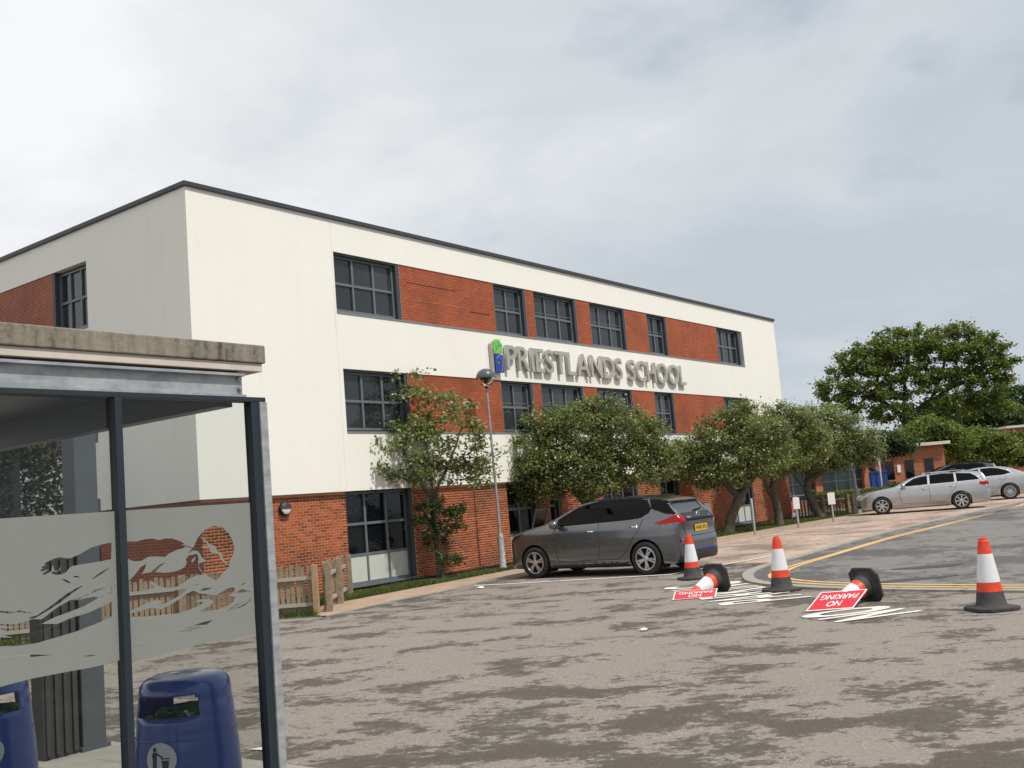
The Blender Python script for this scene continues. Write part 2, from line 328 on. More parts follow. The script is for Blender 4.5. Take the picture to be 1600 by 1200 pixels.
def tag(o,label=None,cat=None,group=None,kind=None):
    if label:o['label']=label
    if cat:o['category']=cat
    if group:o['group']=group
    if kind:o['kind']=kind
    return o
def thing(name,label,cat,loc=(0,0,0),rz=0,group=None):
    o=bpy.data.objects.new(name,None); COL.objects.link(o); o.location=loc; o.rotation_euler=(0,0,rz); o.empty_display_size=.2
    return tag(o,label,cat,group)
def link(name,me,parent,loc=(0,0,0),rot=None):
    o=bpy.data.objects.new(name,me); COL.objects.link(o); o.parent=parent; o.location=loc
    if rot: o.rotation_euler=rot
    return o
def copy_tree(o,parent=None):
    kids=list(o.children); c_=o.copy(); COL.objects.link(c_); c_.parent=parent
    for ch in kids: copy_tree(ch,c_)
    return c_
def textmesh(txt,size,ext,off=0.0,sx=1.0,bev=0):
    cu=bpy.data.curves.new('t','FONT'); cu.body=txt; cu.size=size; cu.extrude=ext; cu.offset=off; cu.bevel_depth=bev
    cu.resolution_u=6
    o=bpy.data.objects.new('t',cu); COL.objects.link(o)
    dg=bpy.context.evaluated_depsgraph_get(); me=bpy.data.meshes.new_from_object(o.evaluated_get(dg))
    bpy.data.objects.remove(o); bpy.data.curves.remove(cu)
    return me
def meshco(me):
    a=np.empty(len(me.vertices)*3); me.vertices.foreach_get('co',a); return a.reshape(-1,3)
def setco(me,a): me.vertices.foreach_set('co',np.ascontiguousarray(a).ravel()); me.update()
def flatpoly(outer,holes=(),thick=0.0):
    """filled 2D shape with holes -> mesh in XY"""
    cu=bpy.data.curves.new('p','CURVE'); cu.dimensions='2D'; cu.fill_mode='BOTH' if thick else 'FRONT'; cu.extrude=thick
    for poly in [outer]+list(holes):
        sp=cu.splines.new('POLY'); sp.points.add(len(poly)-1); sp.use_cyclic_u=True
        for p,(x,y) in zip(sp.points,poly): p.co=(x,y,0,1)
    o=bpy.data.objects.new('p',cu); COL.objects.link(o)
    dg=bpy.context.evaluated_depsgraph_get(); me=bpy.data.meshes.new_from_object(o.evaluated_get(dg))
    bpy.data.objects.remove(o); bpy.data.curves.remove(cu); return me
def npmesh(name,verts,faces,m,parent=None,smooth=False):
    """verts (N,3), faces (M,k) arrays"""
    me=bpy.data.meshes.new(name); k=faces.shape[1]
    me.vertices.add(len(verts)); me.vertices.foreach_set('co',verts.astype(np.float32).ravel())
    me.loops.add(faces.size); me.loops.foreach_set('vertex_index',faces.astype(np.int32).ravel())
    me.polygons.add(len(faces)); me.polygons.foreach_set('loop_start',np.arange(0,faces.size,k,dtype=np.int32))
    me.update(calc_edges=True); me.materials.append(MAT[m])
    if smooth: me.shade_smooth()
    o=bpy.data.objects.new(name,me); COL.objects.link(o)
    if parent is not None:o.parent=parent
    return o
# facade frame: u along the front wall, w in front of it
BX,BY,YAW=-6.252,19.836,0.932664
AX=Vector((math.cos(YAW),math.sin(YAW),0)); NX=Vector((AX.y,-AX.x,0))
def F(u,w,z=0.0): return Vector((BX,BY,0))+AX*u+NX*w+Vector((0,0,z))
# ================================================================ SETTING
def sheet(name,pts,z,m,thick=0.0):
    me=flatpoly([(p[0],p[1]) for p in pts]); me.materials.clear(); me.materials.append(MAT[m])
    o=bpy.data.objects.new(name,me); COL.objects.link(o); o.location.z=z; o['kind']='structure'; return o
g_=MB().add([(-900,-300,-.03),(900,-300,-.03),(900,1500,-.03),(-900,1500,-.03)],[(0,1,2,3)]).build('ground','soil'); g_['kind']='structure'
sheet('car_park',[(-60,-40),(60,-40),(120,150),(-60,60)],0,'asphalt_car_park')
def resamp(pts,step=.5):
    """Catmull-Rom through pts"""
    P=[Vector((*p,0)) for p in pts]; P=[P[0]*2-P[1]]+P+[P[-1]*2-P[-2]]; out=[]
    for i in range(1,len(P)-2):
        n=max(2,int((P[i+1]-P[i]).length/step))
        for k in range(n):
            t=k/n; a,b,c_,d=P[i-1],P[i],P[i+1],P[i+2]
            out.append(.5*((2*b)+(c_-a)*t+(2*a-5*b+4*c_-d)*t*t+(3*b-a-3*c_+d)*t**3))
    out.append(P[-2]); return out
kerb=resamp([(60,92),(33,58),(20.2,41.44),(14.59,34.43),(10.5,29.15),(7.23,24.4),(5.47,21.71),(4.64,20.5),(4.15,19.45),(3.89,18.46),(3.8,17.42),(4.08,16.38),(4.52,15.49),(5.17,14.65),(6.5,13.15),(8.6,11.1),(14,6.5),(22,0)],.4)
road_pts=[(p.x,p.y) for p in kerb]+[(60,-10),(110,60)]
sheet('road',road_pts,.006,'asphalt_road')
def ribbon(line,off,wid):
    L_,R_=[],[]
    for i,p in enumerate(line):
        d=(line[min(i+1,len(line)-1)]-line[max(i-1,0)]).normalized(); nn=Vector((-d.y,d.x,0))
        L_.append(p+nn*(off-wid/2)); R_.append(p+nn*(off+wid/2))
    return L_,R_
def strip(name,line,off,wid,z,h,m,kind='structure',parent=None):
    L_,R_=ribbon(line,off,wid); n=len(L_)
    vs=[(*p.xy,z) for p in L_]+[(*p.xy,z) for p in R_]
    fs=[(i,n+i,n+i+1,i+1) for i in range(n-1)]
    if h:
        vs=[(*p.xy,z-h) for p in L_]+[(*p.xy,z-h) for p in R_]+vs
        fs=[(2*n+a,2*n+b,2*n+c_,2*n+d) for a,b,c_,d in fs]+[(i,i+1,2*n+i+1,2*n+i) for i in range(n-1)]+[(n+i+1,n+i,3*n+i,3*n+i+1) for i in range(n-1)]
    o=MB().add(vs,[f[::-1] for f in fs]).build(name,m,parent)
    # face up
    me=o.data; bm=bmesh.new(); bm.from_mesh(me); bmesh.ops.recalc_face_normals(bm,faces=bm.faces)
    if not h:
        if bm.faces and sum(f.normal.z for f in bm.faces)<0: bmesh.ops.reverse_faces(bm,faces=bm.faces)
    bm.to_mesh(me); bm.free()
    if kind:o['kind']=kind
    return o
# kerb stones one by one along the curve
kt=bpy.data.objects.new('kerb',None); COL.objects.link(kt); kt['kind']='structure'
acc=0; seg=[kerb[0]]
stones=[]; fine_k=resamp([(p.x,p.y) for p in kerb],.1)
Ls=[0]
for i in range(1,len(fine_k)): Ls.append(Ls[-1]+(fine_k[i]-fine_k[i-1]).length)
ks=0; j=0
while ks<Ls[-1]-1:
    a_=j
    while Ls[j]<ks+.9: j+=1
    stones.append((a_,j)); ks=Ls[j]
for n_,(i0,i1) in enumerate(stones):
    ln=fine_k[i0:i1+1]; d=(ln[-1]-ln[0]).normalized()*.006; ln=[p.copy() for p in ln]; ln[0]+=d; ln[-1]-=d
    if ln[0].y>75 or ln[0].y<-3: continue
    o=strip('kerb_stone',ln[::2]+([ln[-1]] if len(ln)%2==0 else []),0.03,.20,.030,.05,'kerb_stone',None,kt)
# double yellow lines on the road side
kn=resamp([(60,92),(33,58),(20.2,41.44),(14.59,34.43),(10.5,29.15),(7.23,24.4),(5.47,21.71),(4.64,20.5),(4.15,19.45),(3.89,18.46),(3.8,17.42),(4.08,16.38),(4.52,15.49),(5.17,14.65),(6.5,13.15),(8.6,11.1),(14,6.5),(22,0)],.25)
y1=resamp([(54,84),(30,54.5),(18.52,38.03),(13.1,30.97),(9.48,26.39),(6.52,22.08),(5.19,20.17),(4.67,19.3),(4.36,18.6),(4.22,17.8),(4.33,16.95),(4.7,16.05),(5.34,15.1),(6.75,13.5),(8.9,11.4),(14.3,6.9),(22.3,.4)],.3)
strip('yellow_line',y1,0,.10,.011,0,'paint_yellow'); 
y2=resamp([(53,84),(29,54),(17.9,37.3),(12.75,30.4),(9.2,25.8),(6.42,21.75),(5.22,19.95),(4.78,19.1),(4.53,18.45),(4.42,17.78),(4.51,17.1),(4.85,16.28),(5.46,15.4),(6.85,13.75),(9.0,11.65),(14.4,7.15),(22.4,.65)],.3)
strip('yellow_line',y2,0,.10,.011,0,'paint_yellow')
# block paved bays
def fl(l): return [F(u,w) for u,w in l]
bp=[F(9.6,5.0),F(10.6,3.3),F(14,3.3),F(18,3.6),F(24,3.75),F(30,3.8),F(48,3.9),F(75,3.9)]
kl=[Vector((p.x,p.y,0)) for p in kerb if p.y<75 and p.y>21.0]
kl=[p-NX*.1 for p in kl]
sheet('block_paving',[(p.x,p.y) for p in bp]+[(p.x,p.y) for p in kl]+[(5.2,21.25),(4.2,22.0)],.004,'block_paving')
# footpath and verge
pn=[(0.0,3.35),(.7,3.25),(2,2.98),(3.5,2.9),(5,2.6),(6.2,2.25),(8,2.2),(10.6,2.9),(14,3.25),(18,3.55),(24,3.7),(30,3.75),(48,3.85)]
pf=[(48,2.9),(30,2.6),(24,2.3),(20,2.2),(16.5,1.95),(13,1.5),(8.5,1.15),(6,1.35),(4,1.5),(1.5,1.7),(.6,2.2),(.05,3.2)]
sheet('footpath',[(p.x,p.y) for p in fl(pn+pf)],.012,'pink_path')
sheet('verge',[(p.x,p.y) for p in fl([(-9,-.4),(-9,-4),(-2,-3),(0,.4),(30,.4),(50,.4)]+[(u,w+.02) for u,w in pf[:-1]]+[(0.0,3.25),(-.5,2.2),(-1.3,.9),(-2.6,0.1),(-5.5,-1.6)])],.008,'soil')
edge=[F(u,w) for u,w in pn]; strip('path_edging',resamp([(p.x,p.y) for p in edge],.5),0,.06,.02,.02,'kerb_stone')
# grass blades
def blades(name,poly,n,h,m='grass_blade',z=.01,pw=1.0):
    P=np.array([(p.x,p.y) for p in poly]); lo,hi=P.min(0),P.max(0); pts=[]
    def inside(q):
        x,y=q[:,0],q[:,1]; r=np.zeros(len(q),bool); j=len(P)-1
        for i in range(len(P)):
            cnd=((P[i,1]>y)!=(P[j,1]>y))&(x<(P[j,0]-P[i,0])*(y-P[i,1])/(P[j,1]-P[i,1]+1e-12)+P[i,0]); r^=cnd; j=i
        return r
    while sum(map(len,pts))<n:
        q=rng.uniform(lo,hi,(n,2)); pts.append(q[inside(q)])
    q=np.concatenate(pts)[:n]; a=rng.uniform(0,6.28,n); hh=h*rng.uniform(.4,1.2,n)*(.6+.8*(np.sin(q[:,0]*2.1)*np.sin(q[:,1]*1.7)*.5+.5)); w=.006+.006*rng.random(n)
    dx,dy=np.cos(a)*w,np.sin(a)*w; tx,ty=rng.normal(0,.5,n)*hh,rng.normal(0,.5,n)*hh
    V=np.stack([np.stack([q[:,0]-dx,q[:,1]-dy,np.full(n,z)],1),np.stack([q[:,0]+dx,q[:,1]+dy,np.full(n,z)],1),np.stack([q[:,0]+tx,q[:,1]+ty,z+hh],1)],1).reshape(-1,3)
    o=npmesh(name,V,np.arange(3*n).reshape(-1,3),m); o['kind']='stuff'; return o
gs=blades('grass',fl([(-.9,1.2),(1.4,1.7),(4,1.45),(6,1.3),(8.5,1.1),(13,1.45),(18,2.0),(18,.15),(0,.15)]),46000,.075)
tag(gs,'short patchy grass along the foot of the brick wall','grass')
gs=blades('grass',fl([(-9,-1.5),(-5,-1.5),(-2.6,0.0),(-1.2,.85),(-.4,2.2),(.05,3.1),(.9,2.0),(0.2,.3),(-2.5,-1.6),(-9,-3.6)]),26000,.09)
tag(gs,'rough grass around the picket fence by the bus shelter','grass')
gs=blades('grass',fl([(17,2.05),(24,2.3),(30,2.6),(38,2.8),(38,.3),(17,.15)]),16000,.09)
tag(gs,'short grass under the row of pollarded trees','grass')
# markings
def mark(name,pts,m='paint_white'): 
    o=sheet(name,pts,.009,m); return o
strip('bay_line',[Vector((-1.14,21.75,0)),Vector((2.87,20.45,0))],0,.14,.009,0,'paint_white')
strip('bay_line',[Vector((2.85,20.45,0)),Vector((3.3,20.95,0)),Vector((5.64,23.21,0))],0,.12,.015,0,'paint_white_old')
for k in range(1,7):
    a_=Vector((3.9,21.6,0))+Vector((2.3,2.62,0))*k
    e_=a_+Vector((-.903,.43,0))*4.6
    strip('bay_line',[a_,e_],0,.09,.009,0,'paint_white_old')
def roadtext(txt,p_left_bottom,p_right_bottom,height,off=.02,name='road_lettering'):
    """word painted on the road: baseline from first to second point, tops towards the left of the reading direction"""
    me=textmesh(txt,1.0,0,off=off); co=meshco(me)
    x0,x1=co[:,0].min(),co[:,0].max(); y0,y1=co[:,1].min(),co[:,1].max()
    a_=Vector(p_left_bottom);b_=Vector(p_right_bottom); d=b_-a_; up_=Vector((-d.y,d.x)).normalized()*height
    X=(co[:,0]-x0)/(x1-x0); Y=(co[:,1]-y0)/(y1-y0)
    out=np.zeros_like(co); out[:,0]=a_.x+X*d.x+Y*up_.x; out[:,1]=a_.y+X*d.y+Y*up_.y; out[:,2]=.009
    setco(me,out); me.materials.clear(); me.materials.append(MAT['paint_white']); o=bpy.data.objects.new(name,me); COL.objects.link(o); o['kind']='structure'; return o
roadtext('NO',(4.66,12.34),(4.40,13.22),1.22,off=.03)
roadtext('PARKING',(4.02,14.72),(3.62,18.0),1.36,off=.010)
# puddle and litter
pud=[(6.83+.55*math.cos(a)*(1+.25*math.sin(3*a)),17.6+.3*math.sin(a)*(1+.2*math.cos(2*a))) for a in [k*math.pi/12 for k in range(24)]]
mat('wet_tar',(.035,.036,.04),.3); sheet('puddle',pud,.012,'wet_tar')
sheet('tar_patch',[(5.8+.75*math.cos(a)*(1+.2*math.sin(3*a)),15.85+.16*math.sin(a)) for a in [k*math.pi/12 for k in range(24)]],.012,'wet_tar')
def scrap(x,y,s_,lab,seed):
    rr=random.Random(seed); n=9; vs=[(x+s_*math.cos(6.283*k/n)*rr.uniform(.6,1.1),y+s_*.7*math.sin(6.283*k/n)*rr.uniform(.6,1.1),.008+rr.uniform(0,.022)) for k in range(n)]+[(x,y,.045)]
    o=MB().add(vs,[(k,(k+1)%n,n) for k in range(n)]).build('paper_scrap','litter'); tag(o,lab,'litter')
scrap(1.36,12.67,.075,'small crumpled white paper scrap on the asphalt before the cones',3)
scrap(-1.0,21.05,.10,'white paper scrap on the asphalt below the lamp post',5)
sheet('paint_patch',[(-2.22,7.93),(-2.08,7.86),(-1.98,7.93),(-2.06,8.0)],.009,'paint_white')
# ================================================================ SCHOOL BUILDING
LEN,DEP=30.0,16.0; ZR=8.56; ZW=2.24
B=thing('school_building','long three storey school with white rendered upper floors, brick bands and brick ground floor','building',(BX,BY,0),YAW)
# local frame: x=u, y into the building, z up
def wallgrid(u0,u1,z0,z1,holes,y,th,mp):
    """front skin with rectangular holes and reveals (depth th). mp maps (u,y,z)"""
    us=sorted({u0,u1,*[h[0] for h in holes],*[h[1] for h in holes]}); zs=sorted({z0,z1,*[h[2] for h in holes],*[h[3] for h in holes]})
    mb=MB()
    for a,b in zip(us,us[1:]):
        for c_,d in zip(zs,zs[1:]):
            um,zm=(a+b)/2,(c_+d)/2
            if any(h[0]<um<h[1] and h[2]<zm<h[3] for h in holes): continue
            mb.add([mp(a,y,c_),mp(b,y,c_),mp(b,y,d),mp(a,y,d)],[(0,1,2,3)])
    for h in holes:
        a,b,c_,d=h
        for p,q in (((a,c_),(b,c_)),((b,c_),(b,d)),((b,d),(a,d)),((a,d),(a,c_))):
            mb.add([mp(p[0],y,p[1]),mp(q[0],y,q[1]),mp(q[0],y+th,q[1]),mp(p[0],y+th,p[1])],[(0,1,2,3)])
    return mb
front=lambda u,y,z:(u,y,z)
side=lambda v,y,z:(y,v,z)   # side wall: v along the depth, y inwards = +x
wins=[(3.97,6.18,3),(9.99,11.5,2),(11.91,14.18,3),(14.96,17.15,3),(18.66,20.05,2),(24.16,26.24,3)]
UB=(3.97,26.50,6.35,7.80); MBD=(4.05,26.50,3.57,5.05)
mb=wallgrid(0,LEN,ZW,ZR,[UB,MBD],0,.20,front); mb.build('front_render','white_render',B)
SB1=(3.70,13.5,6.30,7.80); SB2=(3.70,13.5,3.57,5.05)
wallgrid(0,DEP,ZW,ZR,[SB1,SB2],0,.20,side).build('side_render','white_render',B)
mb=MB(); mb.add([(LEN,0,ZW),(LEN,DEP,ZW),(LEN,DEP,ZR),(LEN,0,ZR)],[(0,1,2,3)]); mb.add([(0,DEP,0),(LEN,DEP,0),(LEN,DEP,ZR),(0,DEP,ZR)],[(3,2,1,0)])
mb.add([(.01,.01,ZW),(LEN-.01,.01,ZW),(LEN-.01,DEP-.01,ZW),(.01,DEP-.01,ZW)],[(3,2,1,0)]); mb.build('rear_render','white_render',B)
mb=MB(); mb.box(-.06,LEN+.06,-.06,.30,ZR,ZR+.10); mb.box(-.06,.30,.302,DEP,ZR,ZR+.10); mb.box(LEN-.3,LEN+.06,.302,DEP,ZR,ZR+.10)
mb.build('parapet_capping','capping',B,bevel=.01)
MB().add([(0,0,ZR-.02),(LEN,0,ZR-.02),(LEN,DEP,ZR-.02),(0,DEP,ZR-.02)],[(0,1,2,3)]).build('roof','capping',B)
def window(u0,u1,z0,z1,n,y,parent,glass='window_glass',panels=0,mp=front,name='window',liner=True,rows=(.5,),open_=None,blind=0):
    """grey metal window: frame mesh with pane / infill_panel children. liner: dark reveal plates"""
    fr=MB(); e=.055; y0,y1=y,y+.07
    def bx(a,b,c_,d,ya=y0,yb=y1):
        P=[mp(a,ya,c_),mp(b,yb,d)]; xs=sorted((P[0][0],P[1][0])); ys=sorted((P[0][1],P[1][1])); fr.box(xs[0],xs[1],ys[0],ys[1],c_,d)
    bx(u0,u0+e,z0,z1); bx(u1-e,u1,z0,z1); bx(u0+e,u1-e,z1-e,z1); bx(u0+e,u1-e,z0,z0+e)
    cols=[u0+(u1-u0)*k/n for k in range(n+1)]; zr=[z0]+([z0+panels] if panels else [])
    zt=z0+panels; zr+= [zt+(z1-zt)*r for r in rows]+[z1]
    for k in range(1,n): bx(cols[k]-.03,cols[k]+.03,z0+e,z1-e,y0+.003,y1-.003)
    for zq in zr[1:-1]: bx(u0+e,u1-e,zq-.03,zq+.03,y0+.006,y1-.006)
    o=fr.build(name,'frame_grey',parent)
    for i in range(n):
        for j in range(len(zr)-1):
            a=cols[i]+.03; b=cols[i+1]-.03; c_=zr[j]+.03; d=zr[j+1]-.03
            ispan=panels and j==0; yy=y0+(.02 if ispan else .045)
            q=MB().add([mp(a,yy,c_),mp(b,yy,c_),mp(b,yy,d),mp(a,yy,d)],[(0,1,2,3)])
            q.build('infill_panel' if ispan else 'pane','infill_panel' if ispan else glass,o)
    if blind:
        q=MB(); zb=z1-(z1-z0)*blind; q.add([mp(u0+e,y0+.03,zb),mp(u1-e,y0+.03,zb),mp(u1-e,y0+.03,zb+.02),mp(u0+e,y0+.03,zb+.02)],[(0,1,2,3)]); q.build('blind_rail','frame_grey',o)
    return o
def band(z0,z1,y,ws,u_end,nm):
    # brick between the windows, flush, with dark metal liners round each opening
    edges=[]; cur=ws[0][0]
    for i,(a,b,n) in enumerate(ws):
        window(a+(0.02 if i else .01),b-.12,z0+.07,z1-.05,n,y+.13,B,blind=(.42 if i in (1,2,3,4) else 0))
        li=MB(); li.box(b-.118,b-.002,y+.025,y+.19,z0+.02,z1-.01); li.box(a+.004,b-.12,y+.03,y+.19,z1-.048,z1-.004); li.build('reveal_lining','reveal_dark',B)
        if i<len(ws)-1:
            nxt=ws[i+1][0]; q=MB(); q.box(b,nxt,y+.02,y+.198,z0+.03,z1-.002); q.build('brick_panel','brick_band',B)
            MB().box(b-.016,b+.0,y+.012,y+.198,z0+.031,z1-.004).build('edge_trim','sill',B); MB().box(nxt,nxt+.014,y+.012,y+.198,z0+.031,z1-.004).build('edge_trim','sill',B)
    MB().box(ws[0][0]+.005,UB[1]-.003,y-.015,y+.12,z0-.012,z0+.03).build('sill','sill',B)
band(6.35,7.80,0,wins,UB[1],'upper')
band(3.57,5.05,0,[(4.05,6.22,3)]+wins[1:],UB[1],'middle')
for a_,b_,z_ in ((6.45,8.35,7.37),(8.9,9.75,6.86),(6.6,8.8,6.93)): MB().box(a_,b_,.012,.03,z_,z_+.012).build('bed_joint_crack','brick_side' if z_>6.9 and z_<7 else 'bin_dark',B)
MB().box(3.915,3.922,-.0015,.01,ZW+.01,ZR-.01).build('render_joint','fascia_beige',B)
# side bands: window then brick
for z0,z1 in ((6.30,7.80),(3.57,5.05)):
    window(3.72,5.05,z0+.06,z1-.05,3,.13,B,mp=side)
    MB().box(.02,.19,5.06,5.17,z0+.02,z1-.01).build('reveal_lining','reveal_dark',B)
    MB().box(.02,.198,5.171,13.49,z0+.03,z1-.002).build('brick_panel','brick_side',B)
    MB().box(-.015,.12,3.705,13.49,z0-.012,z0+.03).build('sill','sill',B)
# ground floor: mortar face with real bricks laid on it
YB=.11
gw=[(3.97,6.18,3),(9.99,11.40,2),(11.95,12.95,1),(14.25,14.9,1),(14.92,17.12,3),(18.62,20.02,2),(24.2,26.2,3)]
gw=[(3.97,6.18,3),(9.99,11.40,2),(11.98,12.55,1),(14.92,17.12,3),(18.62,20.02,2),(24.2,26.2,3)]
holes=[(a,b,.10,ZW-.001) for a,b,n in gw]
wallgrid(.11,LEN-.03,0.06,ZW-.0005,holes,YB,.22,front).build('front_brickwork','mortar',B)
wallgrid(YB+.002,DEP,0.06,ZW-.0005,[(3.7,5.2,.1,ZW-.001)],.11,.22,side).build('side_brickwork','brick_side',B)
MB().add([(LEN-.03,YB,.06),(LEN-.03,DEP,.06),(LEN-.03,DEP,ZW),(LEN-.03,YB,ZW)],[(0,1,2,3)]).build('end_brickwork','brick_side',B)
MB().box(.14,LEN-.06,YB+.03,DEP-.1,-.02,.06).build('plinth','bin_dark',B)
for i,(a,b,n) in enumerate(gw):
    window(a+.005,b-.10,.12,ZW-.02,n,YB+.12,B,'window_glass_low',panels=.66,rows=(.49,))
    MB().box(b-.098,b-.002,YB+.02,YB+.21,.11,ZW-.005).build('reveal_lining','reveal_dark',B)
    MB().box(a+.003,b-.003,YB-.03,YB+.115,.07,.118).build('sill','frame_grey',B)
window(3.72,5.15,.12,ZW-.02,2,.23,B,'window_glass_low',panels=.66,mp=side)
# a tilted open vent in the second ground floor window
ov=MB(); ov.box(0,.62,0,.03,0,.05); ov.box(0,.62,0,.03,.57,.62); ov.box(0,.05,0,.03,.05,.57); ov.box(.57,.62,0,.03,.05,.57)
ovo=ov.build('opened_casement','frame_grey',B); ovo.location=(10.62,-.17,.85); ovo.rotation_euler=(R(18),0,0)
MB().add([(.05,.015,.05),(.57,.015,.05),(.57,.015,.57),(.05,.015,.57)],[(0,1,2,3)]).build('pane','window_glass_low',ovo)
BWD,BRH=.185,.0625; nrow=int((ZW-.065)/BRH)
bmesh_one=MB().add([(0,0,0),(.172,0,0),(.172,0,.0505),(0,0,.0505),(0,.004,0),(.172,.004,0),(.172,.004,.0505),(0,.004,.0505)],[(0,1,2,3),(0,3,7,4),(1,5,6,2),(3,2,6,7),(0,4,5,1)])
bme=bmesh_one.mesh('brick','brick_single'); singles=0; BV=[];BF=[]
def brick_at(a,b,z):
    jx=random.uniform(-.0012,.0012); yj=YB-.004+random.uniform(-.001,.001); h=.0505
    o=len(BV); BV.extend([(a,yj,z),(b,yj,z),(b,yj,z+h),(a,yj,z+h),(a,YB,z),(b,YB,z),(b,YB,z+h),(a,YB,z+h)])
    BF.extend([(o+0,o+1,o+2,o+3),(o,o+3,o+7,o+4),(o+1,o+5,o+6,o+2),(o+3,o+2,o+6,o+7),(o,o+4,o+5,o+1)])
for r in range(nrow):
    z=.068+r*BRH; u=.12-(.0925 if r%2 else 0)
    while u<LEN-.05:
        a,b=max(u,.115),min(u+.172,LEN-.035); cut=False
        for (h0,h1,_) in gw:
            if a<h0<b: b=h0-.002
            elif a<h1<b: a=h1+.002
            if a>=h0-.003 and b<=h1+.003: cut=True
        if b-a>.03 and not cut:
            if 1.75<a and b<3.96 and abs((b-a)-.172)<1e-6 and singles<300 and z>.35:
                link('brick',bme,B,(a,YB-.004+random.uniform(-.001,.001),z)); singles+=1
            else: brick_at(a,b,z)
        u+=BWD
bo=npmesh('brick_courses',np.array(BV),np.array(BF),'brick_single',B); bo['kind']='stuff'
# signage on the wall
SG=thing('school_sign','large grey steel capital letters PRIESTLANDS SCHOOL fixed to the white wall','sign',tuple(F(0,0,0)),YAW)
txt='PRIESTLANDS SCHOOL'; ms=[]
for ch in txt:
    if ch==' ': ms.append(None); continue
    me=textmesh(ch,1.0,.5,off=.010); co=meshco(me); ms.append((me,co[:,0].min(),co[:,0].max(),co[:,1].min(),co[:,1].max()))
Href=[m_ for m_,ch in zip(ms,txt) if ch=='P'][0]; base_y,cap=Href[3],Href[4]-Href[3]
Wd=sum((m_[2]-m_[1]) for m_ in ms if m_); gaps=len(txt)-2
U0,U1=10.19,20.90; Hc=.69; gap=.075; spw=.42
sx=(U1-U0-gap*(gaps-1)-spw)/Wd; u=U0
for ch,m_ in zip(txt,ms):
    if m_ is None: u+=spw-gap; continue
    me,x0,x1,y0,y1_=m_; co=meshco(me); o3=np.empty_like(co)
    o3[:,0]=u+(co[:,0]-x0)*sx; o3[:,2]=5.345+(co[:,1]-base_y)/cap*Hc; o3[:,1]=-.085-(co[:,2])*.09
    setco(me,o3); me.materials.clear(); me.materials.append(MAT['letter_steel']); me.name='letter_'+ch.lower()
    ob=link('letter',me,SG); u+=(x1-x0)*sx+gap
    MB().box(u-gap-(x1-x0)*sx*.55,u-gap-(x1-x0)*sx*.45,-.041,-.002,5.5,5.56).build('fixing','sill',ob)
LG=thing('school_emblem','green leaf over a blue square with pale swirl, fixed left of the wall lettering','emblem',tuple(F(9.60,0,5.24)),YAW)
fz=lambda x,y,z:(x,-z,y)
bl=MB().prism([(.02,0),(.40,0),(.385,.5),(.02,.5)],.05,.15,fz).build('blue_square','logo_blue',LG,bevel=.008)
gl=MB().prism([(.0,.50),(.385,.53),(.39,.60),(.37,.68),(.41,.74),(.38,.82),(.33,.83),(.29,.93),(.22,.90),(.16,.93),(.12,.88),(.05,.86),(.02,.76),(-.02,.64)],.05,.15,fz).build('green_leaf','logo_green',LG,bevel=.008)
MB().prism([(-.07,-.02),(.0,-.02),(0,.84),(-.07,.78)],.02,.12,fz).build('backing_strip','letter_steel',LG)
ve=MB(); ve.tube([(.03,-.152,.52),(.12,-.152,.64),(.2,-.152,.72),(.33,-.152,.77)],.009,5); ve.tube([(.12,-.152,.64),(.1,-.152,.75)],.006,5); ve.tube([(.2,-.152,.72),(.22,-.152,.84)],.006,5); ve.build('leaf_vein','logo_vein',gl)
sw=MB(); sw.tube([(.28,-.152,.02),(.33,-.152,.14),(.34,-.152,.28),(.28,-.152,.40),(.17,-.152,.44),(.09,-.152,.38),(.09,-.152,.28),(.15,-.152,.24),(.2,-.152,.27)],.009,6); sw.tube([(.34,-.152,.42),(.24,-.152,.46),(.12,-.152,.46)],.006,6); sw.build('swirl','logo_line',bl)
# bulkhead wall light
WLu,WLz=2.16,1.95
WLT=thing('wall_light','round black bulkhead light with half shade on the brick wall under the render','wall light',tuple(F(WLu,-.10,WLz)),YAW)
d=MB(); d.lathe([(0.001,.0),(.135,0),(.15,-.02),(.15,-.07),(.135,-.09),(.128,-.092)],32,axis='y'); d.build('rim','black_plastic',WLT,auto=40)
def dome(z0,z1,r,d_,m,nm):
    q=MB(); n=20; k=10; vs=[];fs=[]
    for i in range(k+1):
        zz_=z0+(z1-z0)*i/k
        for j in range(n+1):
            xm=math.sqrt(max(r*r-zz_*zz_,0)); x=-xm+2*xm*j/n; rr=min((x*x+zz_*zz_)/(r*r),1)
            vs.append((x,-.085-d_*math.sqrt(1-rr*.98),zz_))
    for i in range(k):
        for j in range(n): a=i*(n+1)+j; fs.append((a,a+1,a+n+2,a+n+1))
    q.add(vs,fs); return q.build(nm,m,WLT,smooth=True)
dome(-.125,0,.125,.04,'lit_opal','diffuser'); dome(0,.128,.13,.055,'frame_dark','shade')
# ================================================================ BUS SHELTER (front glass line parallel to the school front)
SX,SY=-1.287,5.2
SH=thing('bus_shelter','bus shelter with mossy flat concrete roof, navy glazing frame and frosted swimmer glass','bus shelter',(SX,SY,0),YAW)
